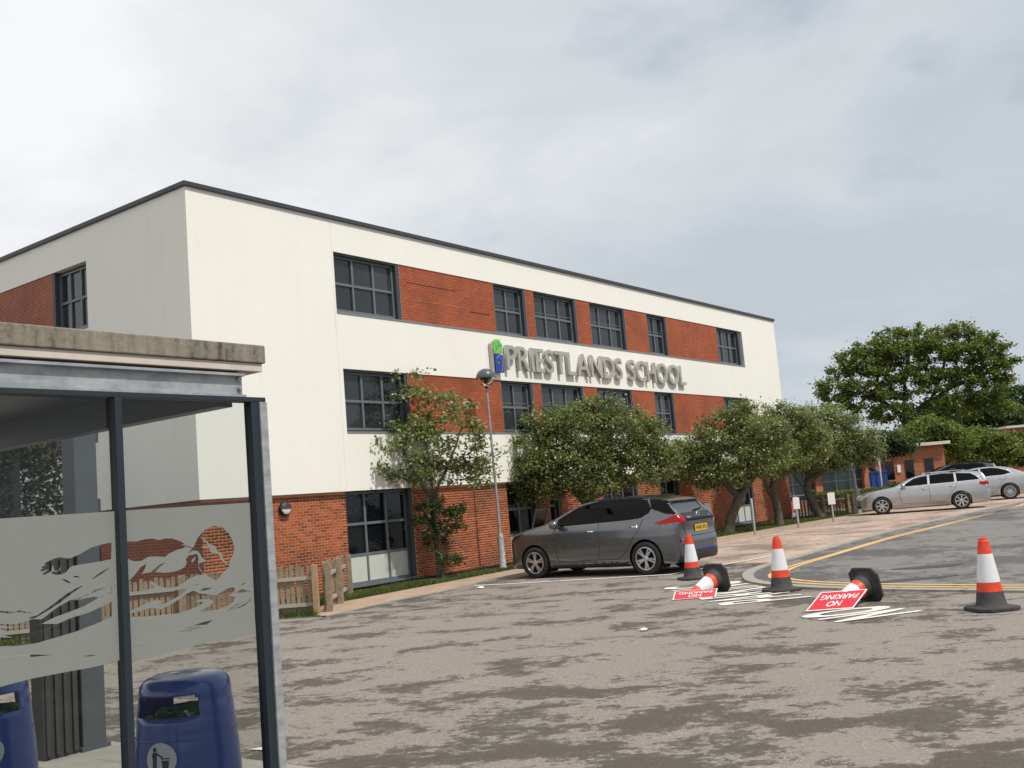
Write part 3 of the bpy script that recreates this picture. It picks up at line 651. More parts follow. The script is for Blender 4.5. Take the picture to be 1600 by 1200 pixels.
# local: x along the glass, y away from the camera side
sl=MB(); nx=60
sl.box(-4.2,.028,-.005,3.7,2.517,2.612); so_=sl.build('roof_slab','lichen_concrete',SH,bevel=.006)
MB().box(-4.18,.012,.008,3.68,2.474,2.516).build('fascia_board','fascia_beige',SH,bevel=.003)
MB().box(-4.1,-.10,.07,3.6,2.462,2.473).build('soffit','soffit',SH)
bm_=MB(); bm_.box(-4.1,-.094,.045,.055,2.345,2.46); bm_.box(-4.1,-.094,.015,.10,2.448,2.461); bm_.box(-4.1,-.094,.012,.10,2.337,2.352); bm_.build('roof_beam','galvanised',SH)
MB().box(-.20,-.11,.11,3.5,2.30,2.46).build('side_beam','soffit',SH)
bt=MB(); bt.lathe([(.0001,-.012),(.012,-.012),(.013,0)],10,(-.115,.043,2.435),'y'); bt.lathe([(.0001,-.012),(.012,-.012),(.013,0)],10,(-.115,.043,2.385),'y'); bt.lathe([(.0001,-.02),(.008,-.02),(.008,0)],8,(-.117,.043,2.385),'y'); bt.build('bolt','galvanised',SH)
MB().box(-4.2,.0,-.02,.04,2.311,2.336).build('top_rail','navy_frame',SH,bevel=.002)
MB().box(-.853,-.818,-.022,.035,.13,2.3105).build('mullion','navy_frame',SH,bevel=.002)
MB().box(-1.92,-1.884,-.022,.035,.13,2.3105).build('mullion','navy_frame',SH,bevel=.002)
MB().box(-.094,-.047,-.018,.040,.13,2.3105).build('corner_frame','navy_frame',SH,bevel=.002)
MB().box(-.046,.0,-.03,.045,0.0,2.3105).build('corner_post','galvanised',SH,bevel=.003)
MB().box(-4.2,-.047,-.02,.045,.13,.18).build('bottom_rail','navy_frame',SH)
MB().box(-4.2,-4.13,-.03,.055,0,2.30).build('corner_post','galvanised',SH)
def pane(x0,x1,y=.015,z0=.18,z1=2.311,nm='glass_pane'): return MB().add([(x0,y,z0),(x1,y,z0),(x1,y,z1),(x0,y,z1)],[(0,1,2,3)]).build(nm,'shelter_glass',SH)
pR=pane(-.818,-.094); pL=pane(-1.884,-.853); pane(-4.13,-1.95)
ART={'R_out':[(-0.812,1.804),(-0.115,1.804),(-0.121,1.157),(-0.252,1.158),(-0.442,1.161),(-0.681,1.143),(-0.815,1.138)],'L_out':[(-1.75,1.804),(-0.858,1.804),(-0.86,1.158),(-0.975,1.15),(-1.104,1.152),(-1.256,1.152),(-1.377,1.144),(-1.75,1.05)],'R_holes':[[(-0.801,1.667),(-0.753,1.662),(-0.714,1.669),(-0.675,1.67),(-0.64,1.66),(-0.605,1.665),(-0.564,1.66),(-0.529,1.646),(-0.501,1.63),(-0.525,1.63),(-0.457,1.61),(-0.448,1.626),(-0.428,1.656),(-0.394,1.685),(-0.36,1.699),(-0.327,1.702),(-0.283,1.691),(-0.25,1.66),(-0.23,1.622),(-0.222,1.588),(-0.234,1.552),(-0.253,1.531),(-0.259,1.499),(-0.296,1.475),(-0.32,1.45),(-0.337,1.441),(-0.353,1.451),(-0.379,1.466),(-0.411,1.487),(-0.43,1.516),(-0.432,1.534),(-0.402,1.538),(-0.391,1.544),(-0.412,1.557),(-0.422,1.578),(-0.437,1.593),(-0.458,1.597),(-0.493,1.584),(-0.471,1.6),(-0.463,1.608),(-0.504,1.619),(-0.507,1.613),(-0.557,1.604),(-0.593,1.592),(-0.609,1.579),(-0.649,1.586),(-0.693,1.59),(-0.733,1.574),(-0.772,1.576),(-0.803,1.591)],[(-0.808,1.491),(-0.789,1.5),(-0.765,1.52),(-0.739,1.547),(-0.71,1.559),(-0.715,1.541),(-0.736,1.516),(-0.687,1.52),(-0.641,1.549),(-0.61,1.556),(-0.642,1.537),(-0.667,1.518),(-0.623,1.509),(-0.577,1.508),(-0.536,1.514),(-0.507,1.526),(-0.497,1.545),(-0.502,1.559),(-0.486,1.575),(-0.438,1.58),(-0.431,1.561),(-0.435,1.535),(-0.43,1.507),(-0.406,1.477),(-0.438,1.479),(-0.465,1.473),(-0.492,1.467),(-0.513,1.454),(-0.545,1.441),(-0.591,1.438),(-0.631,1.445),(-0.656,1.455),(-0.675,1.472),(-0.701,1.481),(-0.673,1.45),(-0.715,1.442),(-0.763,1.442),(-0.81,1.443)],[(-0.81,1.431),(-0.74,1.43),(-0.677,1.43),(-0.607,1.425),(-0.535,1.425),(-0.504,1.426),(-0.516,1.41),(-0.537,1.397),(-0.568,1.388),(-0.604,1.377),(-0.63,1.367),(-0.645,1.371),(-0.639,1.386),(-0.669,1.392),(-0.708,1.386),(-0.757,1.371),(-0.813,1.36)],[(-0.814,1.347),(-0.758,1.354),(-0.695,1.361),(-0.646,1.348),(-0.6,1.359),(-0.559,1.376),(-0.506,1.4),(-0.468,1.411),(-0.432,1.393),(-0.384,1.383),(-0.352,1.374),(-0.313,1.383),(-0.272,1.399),(-0.238,1.4),(-0.231,1.385),(-0.246,1.371),(-0.274,1.365),(-0.23,1.352),(-0.243,1.331),(-0.295,1.31),(-0.373,1.3),(-0.437,1.3),(-0.431,1.313),(-0.382,1.329),(-0.356,1.345),(-0.385,1.363),(-0.434,1.364),(-0.471,1.358),(-0.413,1.352),(-0.43,1.341),(-0.478,1.328),(-0.551,1.318),(-0.633,1.316),(-0.721,1.316),(-0.815,1.323)],[(-0.285,1.291),(-0.221,1.31),(-0.138,1.339),(-0.133,1.324),(-0.175,1.304),(-0.234,1.291)],[(-0.237,1.373),(-0.187,1.384),(-0.13,1.366),(-0.189,1.368)],[(-0.472,1.436),(-0.435,1.439),(-0.438,1.434),(-0.467,1.431)],[(-0.434,1.407),(-0.409,1.415),(-0.382,1.417),(-0.365,1.413),(-0.383,1.405),(-0.41,1.403)],[(-0.198,1.403),(-0.177,1.415),(-0.164,1.412),(-0.175,1.404)],[(-0.589,1.226),(-0.523,1.244),(-0.436,1.257),(-0.367,1.261),(-0.406,1.242),(-0.487,1.226)],[(-0.803,1.216),(-0.761,1.223),(-0.722,1.22),(-0.756,1.214)],[(-0.294,1.293),(-0.226,1.316),(-0.158,1.331),(-0.131,1.33),(-0.2,1.304)]],'goggle':[[(-0.422,1.661),(-0.398,1.651),(-0.365,1.617),(-0.332,1.607),(-0.325,1.583),(-0.296,1.567),(-0.292,1.543),(-0.268,1.516),(-0.276,1.515),(-0.306,1.54),(-0.315,1.564),(-0.362,1.581),(-0.374,1.605),(-0.41,1.606),(-0.409,1.61),(-0.373,1.613),(-0.396,1.64)],[(-0.473,1.543),(-0.466,1.555),(-0.446,1.567),(-0.452,1.554),(-0.464,1.542)]],'L_holes':[[(-1.068,1.618),(-1.022,1.633),(-0.973,1.655),(-0.916,1.665),(-0.877,1.668),(-0.88,1.596),(-0.93,1.591),(-1.002,1.588),(-1.063,1.584),(-1.074,1.577),(-1.089,1.561),(-1.111,1.554),(-1.136,1.555),(-1.155,1.563),(-1.152,1.571),(-1.131,1.568),(-1.118,1.572),(-1.114,1.585),(-1.123,1.57),(-1.142,1.574),(-1.147,1.596),(-1.154,1.573),(-1.173,1.564),(-1.189,1.56),(-1.193,1.566),(-1.164,1.582),(-1.185,1.577),(-1.199,1.576),(-1.201,1.583),(-1.188,1.587),(-1.195,1.59),(-1.193,1.596),(-1.176,1.599),(-1.184,1.603),(-1.182,1.608),(-1.159,1.617),(-1.138,1.624),(-1.113,1.626),(-1.087,1.619)],[(-1.114,1.536),(-1.095,1.533),(-1.063,1.51),(-1.091,1.52)],[(-1.062,1.542),(-1.041,1.54),(-1.022,1.531),(-1.052,1.536)],[(-0.978,1.516),(-0.955,1.534),(-0.923,1.549),(-0.886,1.562),(-0.924,1.539),(-0.96,1.522)],[(-1.257,1.395),(-1.219,1.401),(-1.153,1.435),(-1.093,1.471),(-1.027,1.497),(-1.016,1.496),(-1.058,1.475),(-1.119,1.439),(-1.178,1.411),(-1.227,1.391),(-1.248,1.39)],[(-1.374,1.439),(-1.317,1.426),(-1.294,1.43),(-1.263,1.42),(-1.235,1.41),(-1.267,1.416),(-1.298,1.423),(-1.329,1.422),(-1.374,1.433)],[(-1.038,1.438),(-1.007,1.457),(-0.967,1.462),(-0.887,1.483),(-0.888,1.455),(-0.937,1.436),(-0.97,1.444),(-1.007,1.443)],[(-1.24,1.388),(-1.202,1.381),(-1.134,1.421),(-1.074,1.444),(-0.992,1.455),(-0.96,1.475),(-0.886,1.48),(-0.882,1.451),(-0.941,1.439),(-1.014,1.41),(-1.065,1.398),(-1.145,1.382),(-1.203,1.363),(-1.268,1.361),(-1.341,1.372),(-1.375,1.383),(-1.375,1.37),(-1.324,1.34),(-1.26,1.331),(-1.194,1.334),(-1.136,1.353),(-1.066,1.371),(-0.995,1.38),(-0.884,1.413),(-0.887,1.346),(-0.966,1.328),(-1.058,1.309),(-1.147,1.298),(-1.224,1.289),(-1.307,1.291),(-1.377,1.3),(-1.376,1.335),(-1.324,1.327),(-1.375,1.348),(-1.374,1.387),(-1.305,1.377)],[(-1.378,1.264),(-1.271,1.251),(-1.159,1.231),(-1.272,1.239),(-1.378,1.254)],[(-1.027,1.204),(-0.992,1.203),(-0.965,1.196),(-1.002,1.197)]]}
def frost(nm,outer,holes,par):
    me=flatpoly(outer,holes,.0012); me.materials.clear(); me.materials.append(MAT['frosted_film'])
    co=meshco(me); o3=np.empty_like(co); o3[:,0]=co[:,0]; o3[:,2]=co[:,1]; o3[:,1]=.008+co[:,2]; setco(me,o3)
    o=bpy.data.objects.new(nm,me); COL.objects.link(o); o.parent=par; return o
frost('frosted_film',ART['R_out'],ART['R_holes'],pR); frost('frosted_film',ART['L_out'],ART['L_holes'],pL)
for g3 in ART['goggle']: frost('frosted_detail',g3,[],pR)
# paved platform
PF=bpy.data.objects.new('pavement',None); COL.objects.link(PF); PF.location=(SX,SY,0); PF.rotation_euler=(0,0,YAW); PF['kind']='structure'
MB().box(-5,1.0,-.6,3.5,0,.10).build('platform_base','kerb_stone',PF)
sm=None
for i in range(10):
    for j in range(7):
        x0=1.0-.6*(i+1)+(.3 if j%2 else 0); x1=min(x0+.592,.998); y0=3.5-.6*(j+1); y1=y0+.592
        if x1-x0<.1 or y0<-.7: continue
        MB().box(x0,x1,max(y0,-.6),y1,.101,.13+random.uniform(-.0015,.0015)).build('paving_slab','slab_paving',PF,bevel=.003)
MB().box(1.002,1.10,-.6,3.6,0,.125).build('kerb_edge','kerb_stone',PF); MB().box(-5,1.0,3.502,3.6,0,.125).build('kerb_edge','kerb_stone',PF)
# rear steel pillar and the ribbed cabinet beside it
PL=thing('steel_pillar','grey flat steel pillar standing at the rear corner of the shelter paving','pillar',(SX,SY,.13),YAW)
MB().box(.79,.98,3.2,3.38,0,2.55).build('shaft','pillar_grey',PL,bevel=.01)
MB().box(.982,1.01,3.22,3.30,1.72,1.86).build('bracket','cabinet_dark',PL); MB().box(.982,1.01,3.22,3.30,2.3,2.45).build('bracket','cabinet_dark',PL); MB().box(.77,1.0,3.18,3.40,0,.03).build('foot_plate','pillar_grey',PL)
CB=thing('ribbed_cabinet','dark ribbed metal cabinet standing left of the grey steel pillar','cabinet',(SX,SY,.13),YAW)
cbm=MB(); cbm.box(.50,.775,3.22,3.38,0,1.45); cbm.build('housing','cabinet_dark',CB,bevel=.008)
for k in range(4): MB().box(.515+k*.068,.545+k*.068,3.195,3.219,.03,1.42).build('rib','cabinet_dark',CB)
# ================================================================ LITTER BINS
def make_bin(loc,rz,label):
    T=thing('litter_bin',label,'litter bin',loc,rz,'blue litter bins behind the shelter glass'); T.scale=(1,1,.92)
    prof=[(.275,0),(.272,.15),(.262,.35),(.252,.55),(.246,.60),(.242,.65),(.238,.7),(.236,.735),(.235,.745),(.2345,.755),(.233,.765),(.231,.78),(.229,.79),(.227,.81),(.226,.83),(.225,.845),(.2235,.855),(.219,.885)]
    prof=[(r_,z*.98) for r_,z in prof]+[(.208,.885),(.190,.903),(.150,.916),(.09,.922),(.0005,.924)]
    n=96; vs=[];fs=[]
    for r_,z in prof:
        for k in range(n): a=2*math.pi*k/n; vs.append((r_*math.cos(a),r_*math.sin(a),z))
    for i in range(len(prof)-1):
        zc=(prof[i][1]+prof[i+1][1])/2
        for k in range(n):
            a=(2*math.pi*(k+.5)/n+math.pi)%(2*math.pi)-math.pi
            # opening towards -y and +y
            da=min(abs(a+math.pi/2),abs(a-math.pi/2))
            dz=abs(zc-.765)
            hw=R(44) if dz<.045 else R(41)
            if dz<.060 and da<hw: continue
            fs.append((i*n+k,i*n+(k+1)%n,(i+1)*n+(k+1)%n,(i+1)*n+k))
    sh_=MB().add(vs,fs).build('shell','bin_blue',T,smooth=True); md=sh_.modifiers.new('thick','SOLIDIFY'); md.thickness=.008; md.offset=-1
    ln=MB(); ln.lathe([(.20,.02),(.205,.66),(.212,.70)],40); ln.build('liner','bin_dark',T,smooth=True)
    bg_=MB(); rr=random.Random(4); bg_.lathe([(.0005,.66),(.08,.675),(.14,.665),(.20,.66),(.214,.70)],28)
    bg_.v=[(x+rr.uniform(-.012,.012),y+rr.uniform(-.012,.012),z+rr.uniform(-.02,.03)) for x,y,z in bg_.v]; bg_.build('bag','bin_liner',T,smooth=True)
    tp_=MB(); tp_.lathe([(.2465,.60),(.2485,.604),(.2465,.608)],64); tp_.build('rim_line','bin_blue',T,smooth=True)
    for sg in (1,):
        pts=[]; 
        def cyl(x,z,off):
            r_=.2590-(z-.4)*.045+off; a=x/.25; return (r_*math.sin(a),-r_*math.cos(a),z)
        q=MB(); n2=40; ring=[(.078*math.cos(6.283*k/n2),.52+.085*math.sin(6.283*k/n2)) for k in range(n2)]
        vs=[];fs=[]
        for rr_ in range(1,6):
            for x,z in ring: vs.append(cyl(x*rr_/5,.52+(z-.52)*rr_/5,.0035))
        vs.append(cyl(0,.52,.0035)); c0=len(vs)-1
        for k in range(n2): fs.append((c0,k,(k+1)%n2))
        for rr_ in range(4):
            for k in range(n2): fs.append((rr_*n2+k,(rr_+1)*n2+k,(rr_+1)*n2+(k+1)%n2,rr_*n2+(k+1)%n2))
        q.add(vs,fs); lb=q.build('label_disc','label_white',T)
        ink=MB()
        def blob(poly): 
            m_=len(poly); ink.add([cyl(x,.52+z,.0055) for x,z in poly],[tuple(range(m_))])
        blob([(-.030+.010*math.cos(t_),.050+.012*math.sin(t_)) for t_ in [k*.6283 for k in range(10)]])
        blob([(-.040,.036),(-.022,.038),(-.018,.028),(-.020,-.004),(-.040,-.004),(-.044,.02)])
        blob([(-.040,-.004),(-.030,-.004),(-.031,-.060),(-.040,-.060)]); blob([(-.029,-.004),(-.020,-.004),(-.018,-.060),(-.026,-.060)])
        blob([(-.022,.036),(-.020,.026),(.010,.008),(.014,.014)])
        blob([(.006,-.004),(.042,-.004),(.038,-.058),(.012,-.058)]); blob([(.002,.002),(.046,.002),(.046,.008),(.002,.008)])
        ink.build('litter_symbol','label_ink',lb)
    return T
make_bin((-1.79,5.3,.13),R(-11),'blue plastic litter bin right of the navy mullion, front opening showing a green bag')
make_bin((-3.07,5.78,.13),R(30),'blue plastic litter bin at the far left edge, cut by the photo border')
# ================================================================ FENCES
def picket(mb,h,w=.07,t=.018):
    mb.prism([(-w/2,0),(w/2,0),(w/2,h-.03),(w*.28,h-.006),(0,h),(-w*.28,h-.006),(-w/2,h-.03)],-t/2,t/2,lambda x,y,z:(x,z,y)); return mb
pk={}
def fence(name,label,p0,p1,h,step,m='wood_old',post_step=1.6,group=None,mixw=True,pw=.07,rails=(.18,.72),post_m='wood_old',first_post_m=None,rail_side=-1):
    p0=Vector(p0);p1=Vector(p1); L_=(p1-p0).length; ang=math.atan2(p1.y-p0.y,p1.x-p0.x)
    T=thing(name,label,'fence',(p0.x,p0.y,0),ang,group)
    n=int(L_/step)
    key=(h,m,pw)
    if key not in pk: pk[key]=[picket(MB(),h*k,pw).mesh('picket',m) for k in (.97,1.0,1.02)]
    for i in range(n):
        o=link('picket',random.choice(pk[key]),T,((i+.5)*L_/n,random.uniform(-.003,.003),.02),(random.uniform(-.02,.02),random.uniform(-.02,.02),0))
    for z in rails: MB().box(.03,L_-.03,rail_side*.012 if rail_side>0 else -.055,.055 if rail_side>0 else -.012,h*z,h*z+.06).build('rail','wood_rail',T)
    k=max(1,round(L_/post_step))
    for i in range(k+1):
        y0,y1=(-.16,-.06) if rail_side<0 else (.06,.16)
        MB().box(i*L_/k-.05,i*L_/k+.05,y0,y1,-.02,h+.02).build('post',(first_post_m if (first_post_m and i==k) else post_m),T,bevel=.006)
    return T
fence('picket_fence','weathered low picket fence running from the shelter to the path, posts on the near side',(-10.6,17.3,0),(-6.25,18.55,0),.85,.092)
fence('picket_fence','weathered low picket fence panel ending in a fresh brown corner post by the path',(-6.2,18.56,0),(-3.78,18.42,0),.86,.095,first_post_m='wood_new')
fence('picket_fence','short picket fence returning from the brown corner post to the brick wall',(-3.84,21.55,0),(-3.72,18.62,0),.87,.26,pw=.10,rail_side=1)
fence('picket_fence','low brown picket fence beyond the end of the school, behind the silver estate car',(11.5,43.1,0),(13.75,43.5,0),.80,.14,'bark',1.1,rails=(.2,.78),post_m='wood_old')
fence('picket_fence','low brown picket fence right of the galvanised lamp column, behind the silver estate car',(14.0,43.55,0),(19.5,45.2,0),.80,.14,'bark',1.4,rails=(.2,.78),post_m='wood_old')
# ================================================================ LAMP POST and columns
def lamp_post(loc,label,h=4.65,dome_=True,m='pole_paint',rb=.065,rt_=.038,lean=(0,0)):
    T=thing('lamp_post',label,'lamp post',loc)
    T.rotation_euler=(R(lean[0]),R(lean[1]),0)
    q=MB(); q.lathe([(rb+.045,0),(rb+.045,.06),(rb+.02,.09),(rb+.02,.78),(rb+.005,.86),(rt_+.01,.92),(rt_,.96)],20); q.build('base_column','pole_flaky',T,auto=50)
    q=MB(); q.lathe([(rt_+.002,.93),(rt_-.004,h*.6),(rt_-.010,h)],16); q.build('pole',m,T,smooth=True)
    MB().box(rb+.018,rb+.026,-.035,.035,.3,.6).build('access_door','pole_flaky',T)
    if dome_:
        q=MB(); q.lathe([(.03,h-.02),(.055,h),(.035,h+.05),(.10,h+.065),(.105,h+.08),(.055,h+.1),(.045,h+.26),(.02,h+.27),(.001,h+.28)],20); q.build('lantern_neck','black_plastic',T,auto=40)
        zc=h+.27; q=MB(); q.lathe([(.255*math.cos(a)+.0005,zc+.235*math.sin(a)) for a in [k*math.pi/2/12 for k in range(13)]]+[],36); q.v+= []; q.build('hood','lamp_dome',T,smooth=True)
        q=MB(); q.lathe([(.262,zc-.02),(.265,zc-.01),(.262,zc+.012),(.25,zc+.012),(.10,zc+.02)],36); q.build('hood_rim','lamp_dome',T,auto=40)
        q=MB(); q.lathe([(.24*math.cos(a),zc-.02-.23*math.sin(a)) for a in [k*math.pi/2/10 for k in range(9)]],32); q.build('globe','lamp_glass',T,smooth=True)
        for k in range(5):
            a=2*math.pi*k/5; q=MB(); q.tube([(.19*math.cos(a)-.05*math.sin(a),.19*math.sin(a)+.05*math.cos(a),zc-.012),(.19*math.cos(a)+.05*math.sin(a),.19*math.sin(a)-.05*math.cos(a),zc-.012)],.016,6); q.build('reflector_fin','chrome',T)
    return T
lamp_post((-.62,26.35,0),'tall lamp post with dark domed hood and glass globe in front of the brick wall',4.70,lean=(0,-.6))
T=thing('lamp_column','galvanised lamp column rising into the tree by the picket fence','lamp post',(13.86,42.5,0))
q=MB(); q.lathe([(.13,0),(.125,.05),(.115,.9),(.065,1.15),(.06,1.2)],16); q.build('base_column','pole_flaky',T,auto=50)
q=MB(); q.lathe([(.058,1.1),(.045,3.7),(.001,3.72)],12); q.build('pole','post_galv',T,smooth=True)
T2=thing('pole','thin pale pole standing in front of the blue container, right of the lamp column','pole',(17.6,50.0,0)); MB().lathe([(.05,0),(.045,3.6),(.001,3.62)],10).build('shaft','post_galv',T2,smooth=True)
def post(loc,h,lab,sign=None,lean=0,r_=.038):
    T=thing('marker_post',lab,'post',loc,0,'grey marker posts along the parking bays'); T.rotation_euler=(0,R(lean),0)
    q=MB(); q.lathe([(r_,0),(r_,h-.02),(r_*.7,h),(.0005,h+.005)],14); q.build('pole','post_galv',T,auto=50)
    if sign:
        sw_,sh2,dx=sign; MB().box(dx-sw_/2,dx+sw_/2,-r_-.014,-r_-.002,h-.06-sh2,h-.02).build('sign_plate','sign_white',T,bevel=.004)
    return T
post((6.24,35.4,0),1.12,'grey post with white plate standing just behind the tail of the dark hatchback',(.2,.34,.14))
post((7.32,32.75,0),1.16,'bare grey post with no plate in front of the leaning tree')
post((9.31,34.94,0),1.06,'grey post with upright white plate below the second pollarded tree',(.22,.36,0))
post((11.13,36.98,0),1.08,'grey post with white plate in front of the bent tree, nearest the estate car',(.26,.38,0))
# ================================================================ TRAFFIC CONES
def cone_proto():
    T=thing('traffic_cone','x','traffic cone',(0,0,0),0,'traffic cones in the car park')
    H=.83; rb,rt_=.165,.052
    rr_=lambda z:rb+(rt_-rb)*(z-.05)/(H-.05)
    s_=.255;c_=.09
    sq=[(-s_+c_,-s_),(s_-c_,-s_),(s_,-s_+c_),(s_,s_-c_),(s_-c_,s_),(-s_+c_,s_),(-s_,s_-c_),(-s_,-s_+c_)]
    q=MB(); q.prism(sq,0,.045); b_=q.build('base_plate','cone_base',T,bevel=.012)
    q=MB(); q.lathe([(.20,.044),(.185,.055),(rr_(.08)+.004,.075),(rr_(.216),.216)],32); q.build('skirt','cone_base',T,auto=50)
    q=MB(); q.lathe([(rr_(.216)+.001,.216),(rr_(.325)+.001,.325)],32); q.build('lower_band','cone_orange',T,smooth=True)
    q=MB(); q.lathe([(rr_(.322)+.0005,.320),(rr_(.322)+.003,.322),(rr_(.64)+.003,.64),(rr_(.64),.642)],32); q.build('reflective_sleeve','cone_white',T,auto=40)
    q=MB(); q.lathe([(rr_(.64)+.001,.64),(rr_(.79),.79),(rr_(.79)-.008,.795),(rr_(.79)-.012,.80),(rr_(.8)-.010,.822),(rr_(.8)-.018,.83),(.022,.832),(.02,.80)],32); q.build('tip','cone_orange',T,auto=40)
    return T
C0=cone_proto(); C0['label']='upright traffic cone beside the rear bumper of the dark hatchback'; C0.location=(3.04,19.1,0); C0.rotation_euler=(R(-1),0,R(12))
def cone(loc,rot,lab,sc=1):
    o=copy_tree(C0); o.location=loc; o.rotation_euler=rot; o['label']=lab; o.scale=(sc,)*3; return o
cone((3.86,15.85,0),(0,0,R(25)),'upright traffic cone in the middle, standing at the tip of the yellow line curve')
cone((5.31,12.0,0),(R(-.5),R(.5),R(8)),'largest upright traffic cone, alone at the right side of the photo')
def fallen(loc,d,lab,tw=0,sc=.9):
    d=Vector(d).normalized(); z=d; x=Vector((-d.y,d.x,0)).normalized(); y=z.cross(x)
    o=cone((0,0,0),(0,0,0),lab,sc); o.rotation_mode='QUATERNION'
    m_=Matrix(((x.x,y.x,z.x),(x.y,y.y,z.y),(x.z,y.z,z.z))); q_=m_.to_quaternion(); o.rotation_quaternion=q_; o.location=loc; return o
fallen((3.02,16.55,.229),(-.70,-.68,-.24),'fallen traffic cone lying beside the upright cone near the hatchback, base turned right')
fallen((4.47,13.72,.229),(-.80,-.53,-.24),'fallen traffic cone lying behind the larger red sign, base turned right')
# ================================================================ NO PARKING SIGNS
def plate(n0,n1,f0,lab):
    """n0,n1 near edge (left,right in view), f0 far-left corner; wording upside down as seen from the camera"""
    n0,n1,f0=Vector(n0),Vector(n1),Vector(f0); x=(n1-n0); w=x.length; x.normalize(); y=f0-n0; h=y.length
    z=x.cross(y).normalized(); y2=z.cross(x)
    T=thing('no_parking_sign',lab,'sign',n0,0,'red NO PARKING plates on the ground'); T.rotation_mode='QUATERNION'
    T.rotation_quaternion=Matrix(((x.x,y2.x,z.x),(x.y,y2.y,z.y),(x.z,y2.z,z.z))).to_quaternion()
    sk=y.dot(x); h=y.dot(y2)
    S=lambda a,b,c_:(a*w+sk*b,b*h,c_)
    MB().prism([(0,0),(1,0),(1,1),(0,1)],0,.006,lambda a,b,c_:S(a,b,c_)).build('board','sign_white',T)
    e=.028; MB().prism([(e,e*1.3),(1-e,e*1.3),(1-e,1-e*1.3),(e,1-e*1.3)],.0065,.008,S).build('red_field','sign_red',T)
    for tx,b0,b1,wd in (('NO',.16,.44,.30),('PARKING',.54,.80,.78)):
        me=textmesh(tx,1.0,.0,off=.012); co=meshco(me); x0,x1=co[:,0].min(),co[:,0].max(); y0_,y1_=co[:,1].min(),co[:,1].max()
        X=(co[:,0]-x0)/(x1-x0); Y=(co[:,1]-y0_)/(y1_-y0_)
        A_=.5+wd/2-X*wd; B_=b1-(Y)*(b1-b0)
        o3=np.stack([A_*w+sk*B_,B_*h,np.full(len(A_),.0105)],1); setco(me,o3); me.materials.clear(); me.materials.append(MAT['sign_white'])
        link('lettering',me,T)
    return T
plate((2.16,15.75,.012),(2.81,15.70,.012),(2.22,15.84,.125),'smaller looking red sign plate, upside down, left of the fallen cone by the hatchback')
plate((3.46,13.12,.012),(4.05,13.07,.012),(3.78,13.47,.19),'larger looking red sign plate leaning upside down on a fallen cone, right of centre')
# ================================================================ CARS
def sdpoly(poly,x,y):
    """signed distance to a closed polygon (negative inside)"""
    P=np.array(poly,float); d=np.full(x.shape,1e9); ins=np.zeros(x.shape,bool); n=len(P)
    for i in range(n):
        ax,ay=P[i];bx,by=P[(i+1)%n]; ex,ey=bx-ax,by-ay; wx,wy=x-ax,y-ay
        t=np.clip((wx*ex+wy*ey)/(ex*ex+ey*ey+1e-12),0,1); dx,dy=wx-ex*t,wy-ey*t; d=np.minimum(d,dx*dx+dy*dy)
        cnd=((ay>y)!=(by>y))&(x<(bx-ax)*(y-ay)/(by-ay+1e-12)+ax); ins^=cnd
    d=np.sqrt(d); return np.where(ins,-d,d)
def nearest(poly,x,y):
    P=np.array(poly,float); best=np.full(x.shape,1e9); qx=x.copy(); qy=y.copy(); n=len(P)
    for i in range(n):
        ax,ay=P[i];bx,by=P[(i+1)%n]; ex,ey=bx-ax,by-ay; wx,wy=x-ax,y-ay
        t=np.clip((wx*ex+wy*ey)/(ex*ex+ey*ey+1e-12),0,1); px,py=ax+ex*t,ay+ey*t; d=(x-px)**2+(y-py)**2; m_=d<best
        best=np.where(m_,d,best); qx=np.where(m_,px,qx); qy=np.where(m_,py,qy)
    return np.sqrt(best),qx,qy
def smoothpoly(pts,it=2):
    for _ in range(it):
        o=[]
        for i in range(len(pts)):
            a,b=pts[i],pts[(i+1)%len(pts)]; o+=[(a[0]*.75+b[0]*.25,a[1]*.75+b[1]*.25),(a[0]*.25+b[0]*.75,a[1]*.25+b[1]*.75)]
        pts=o
    return pts
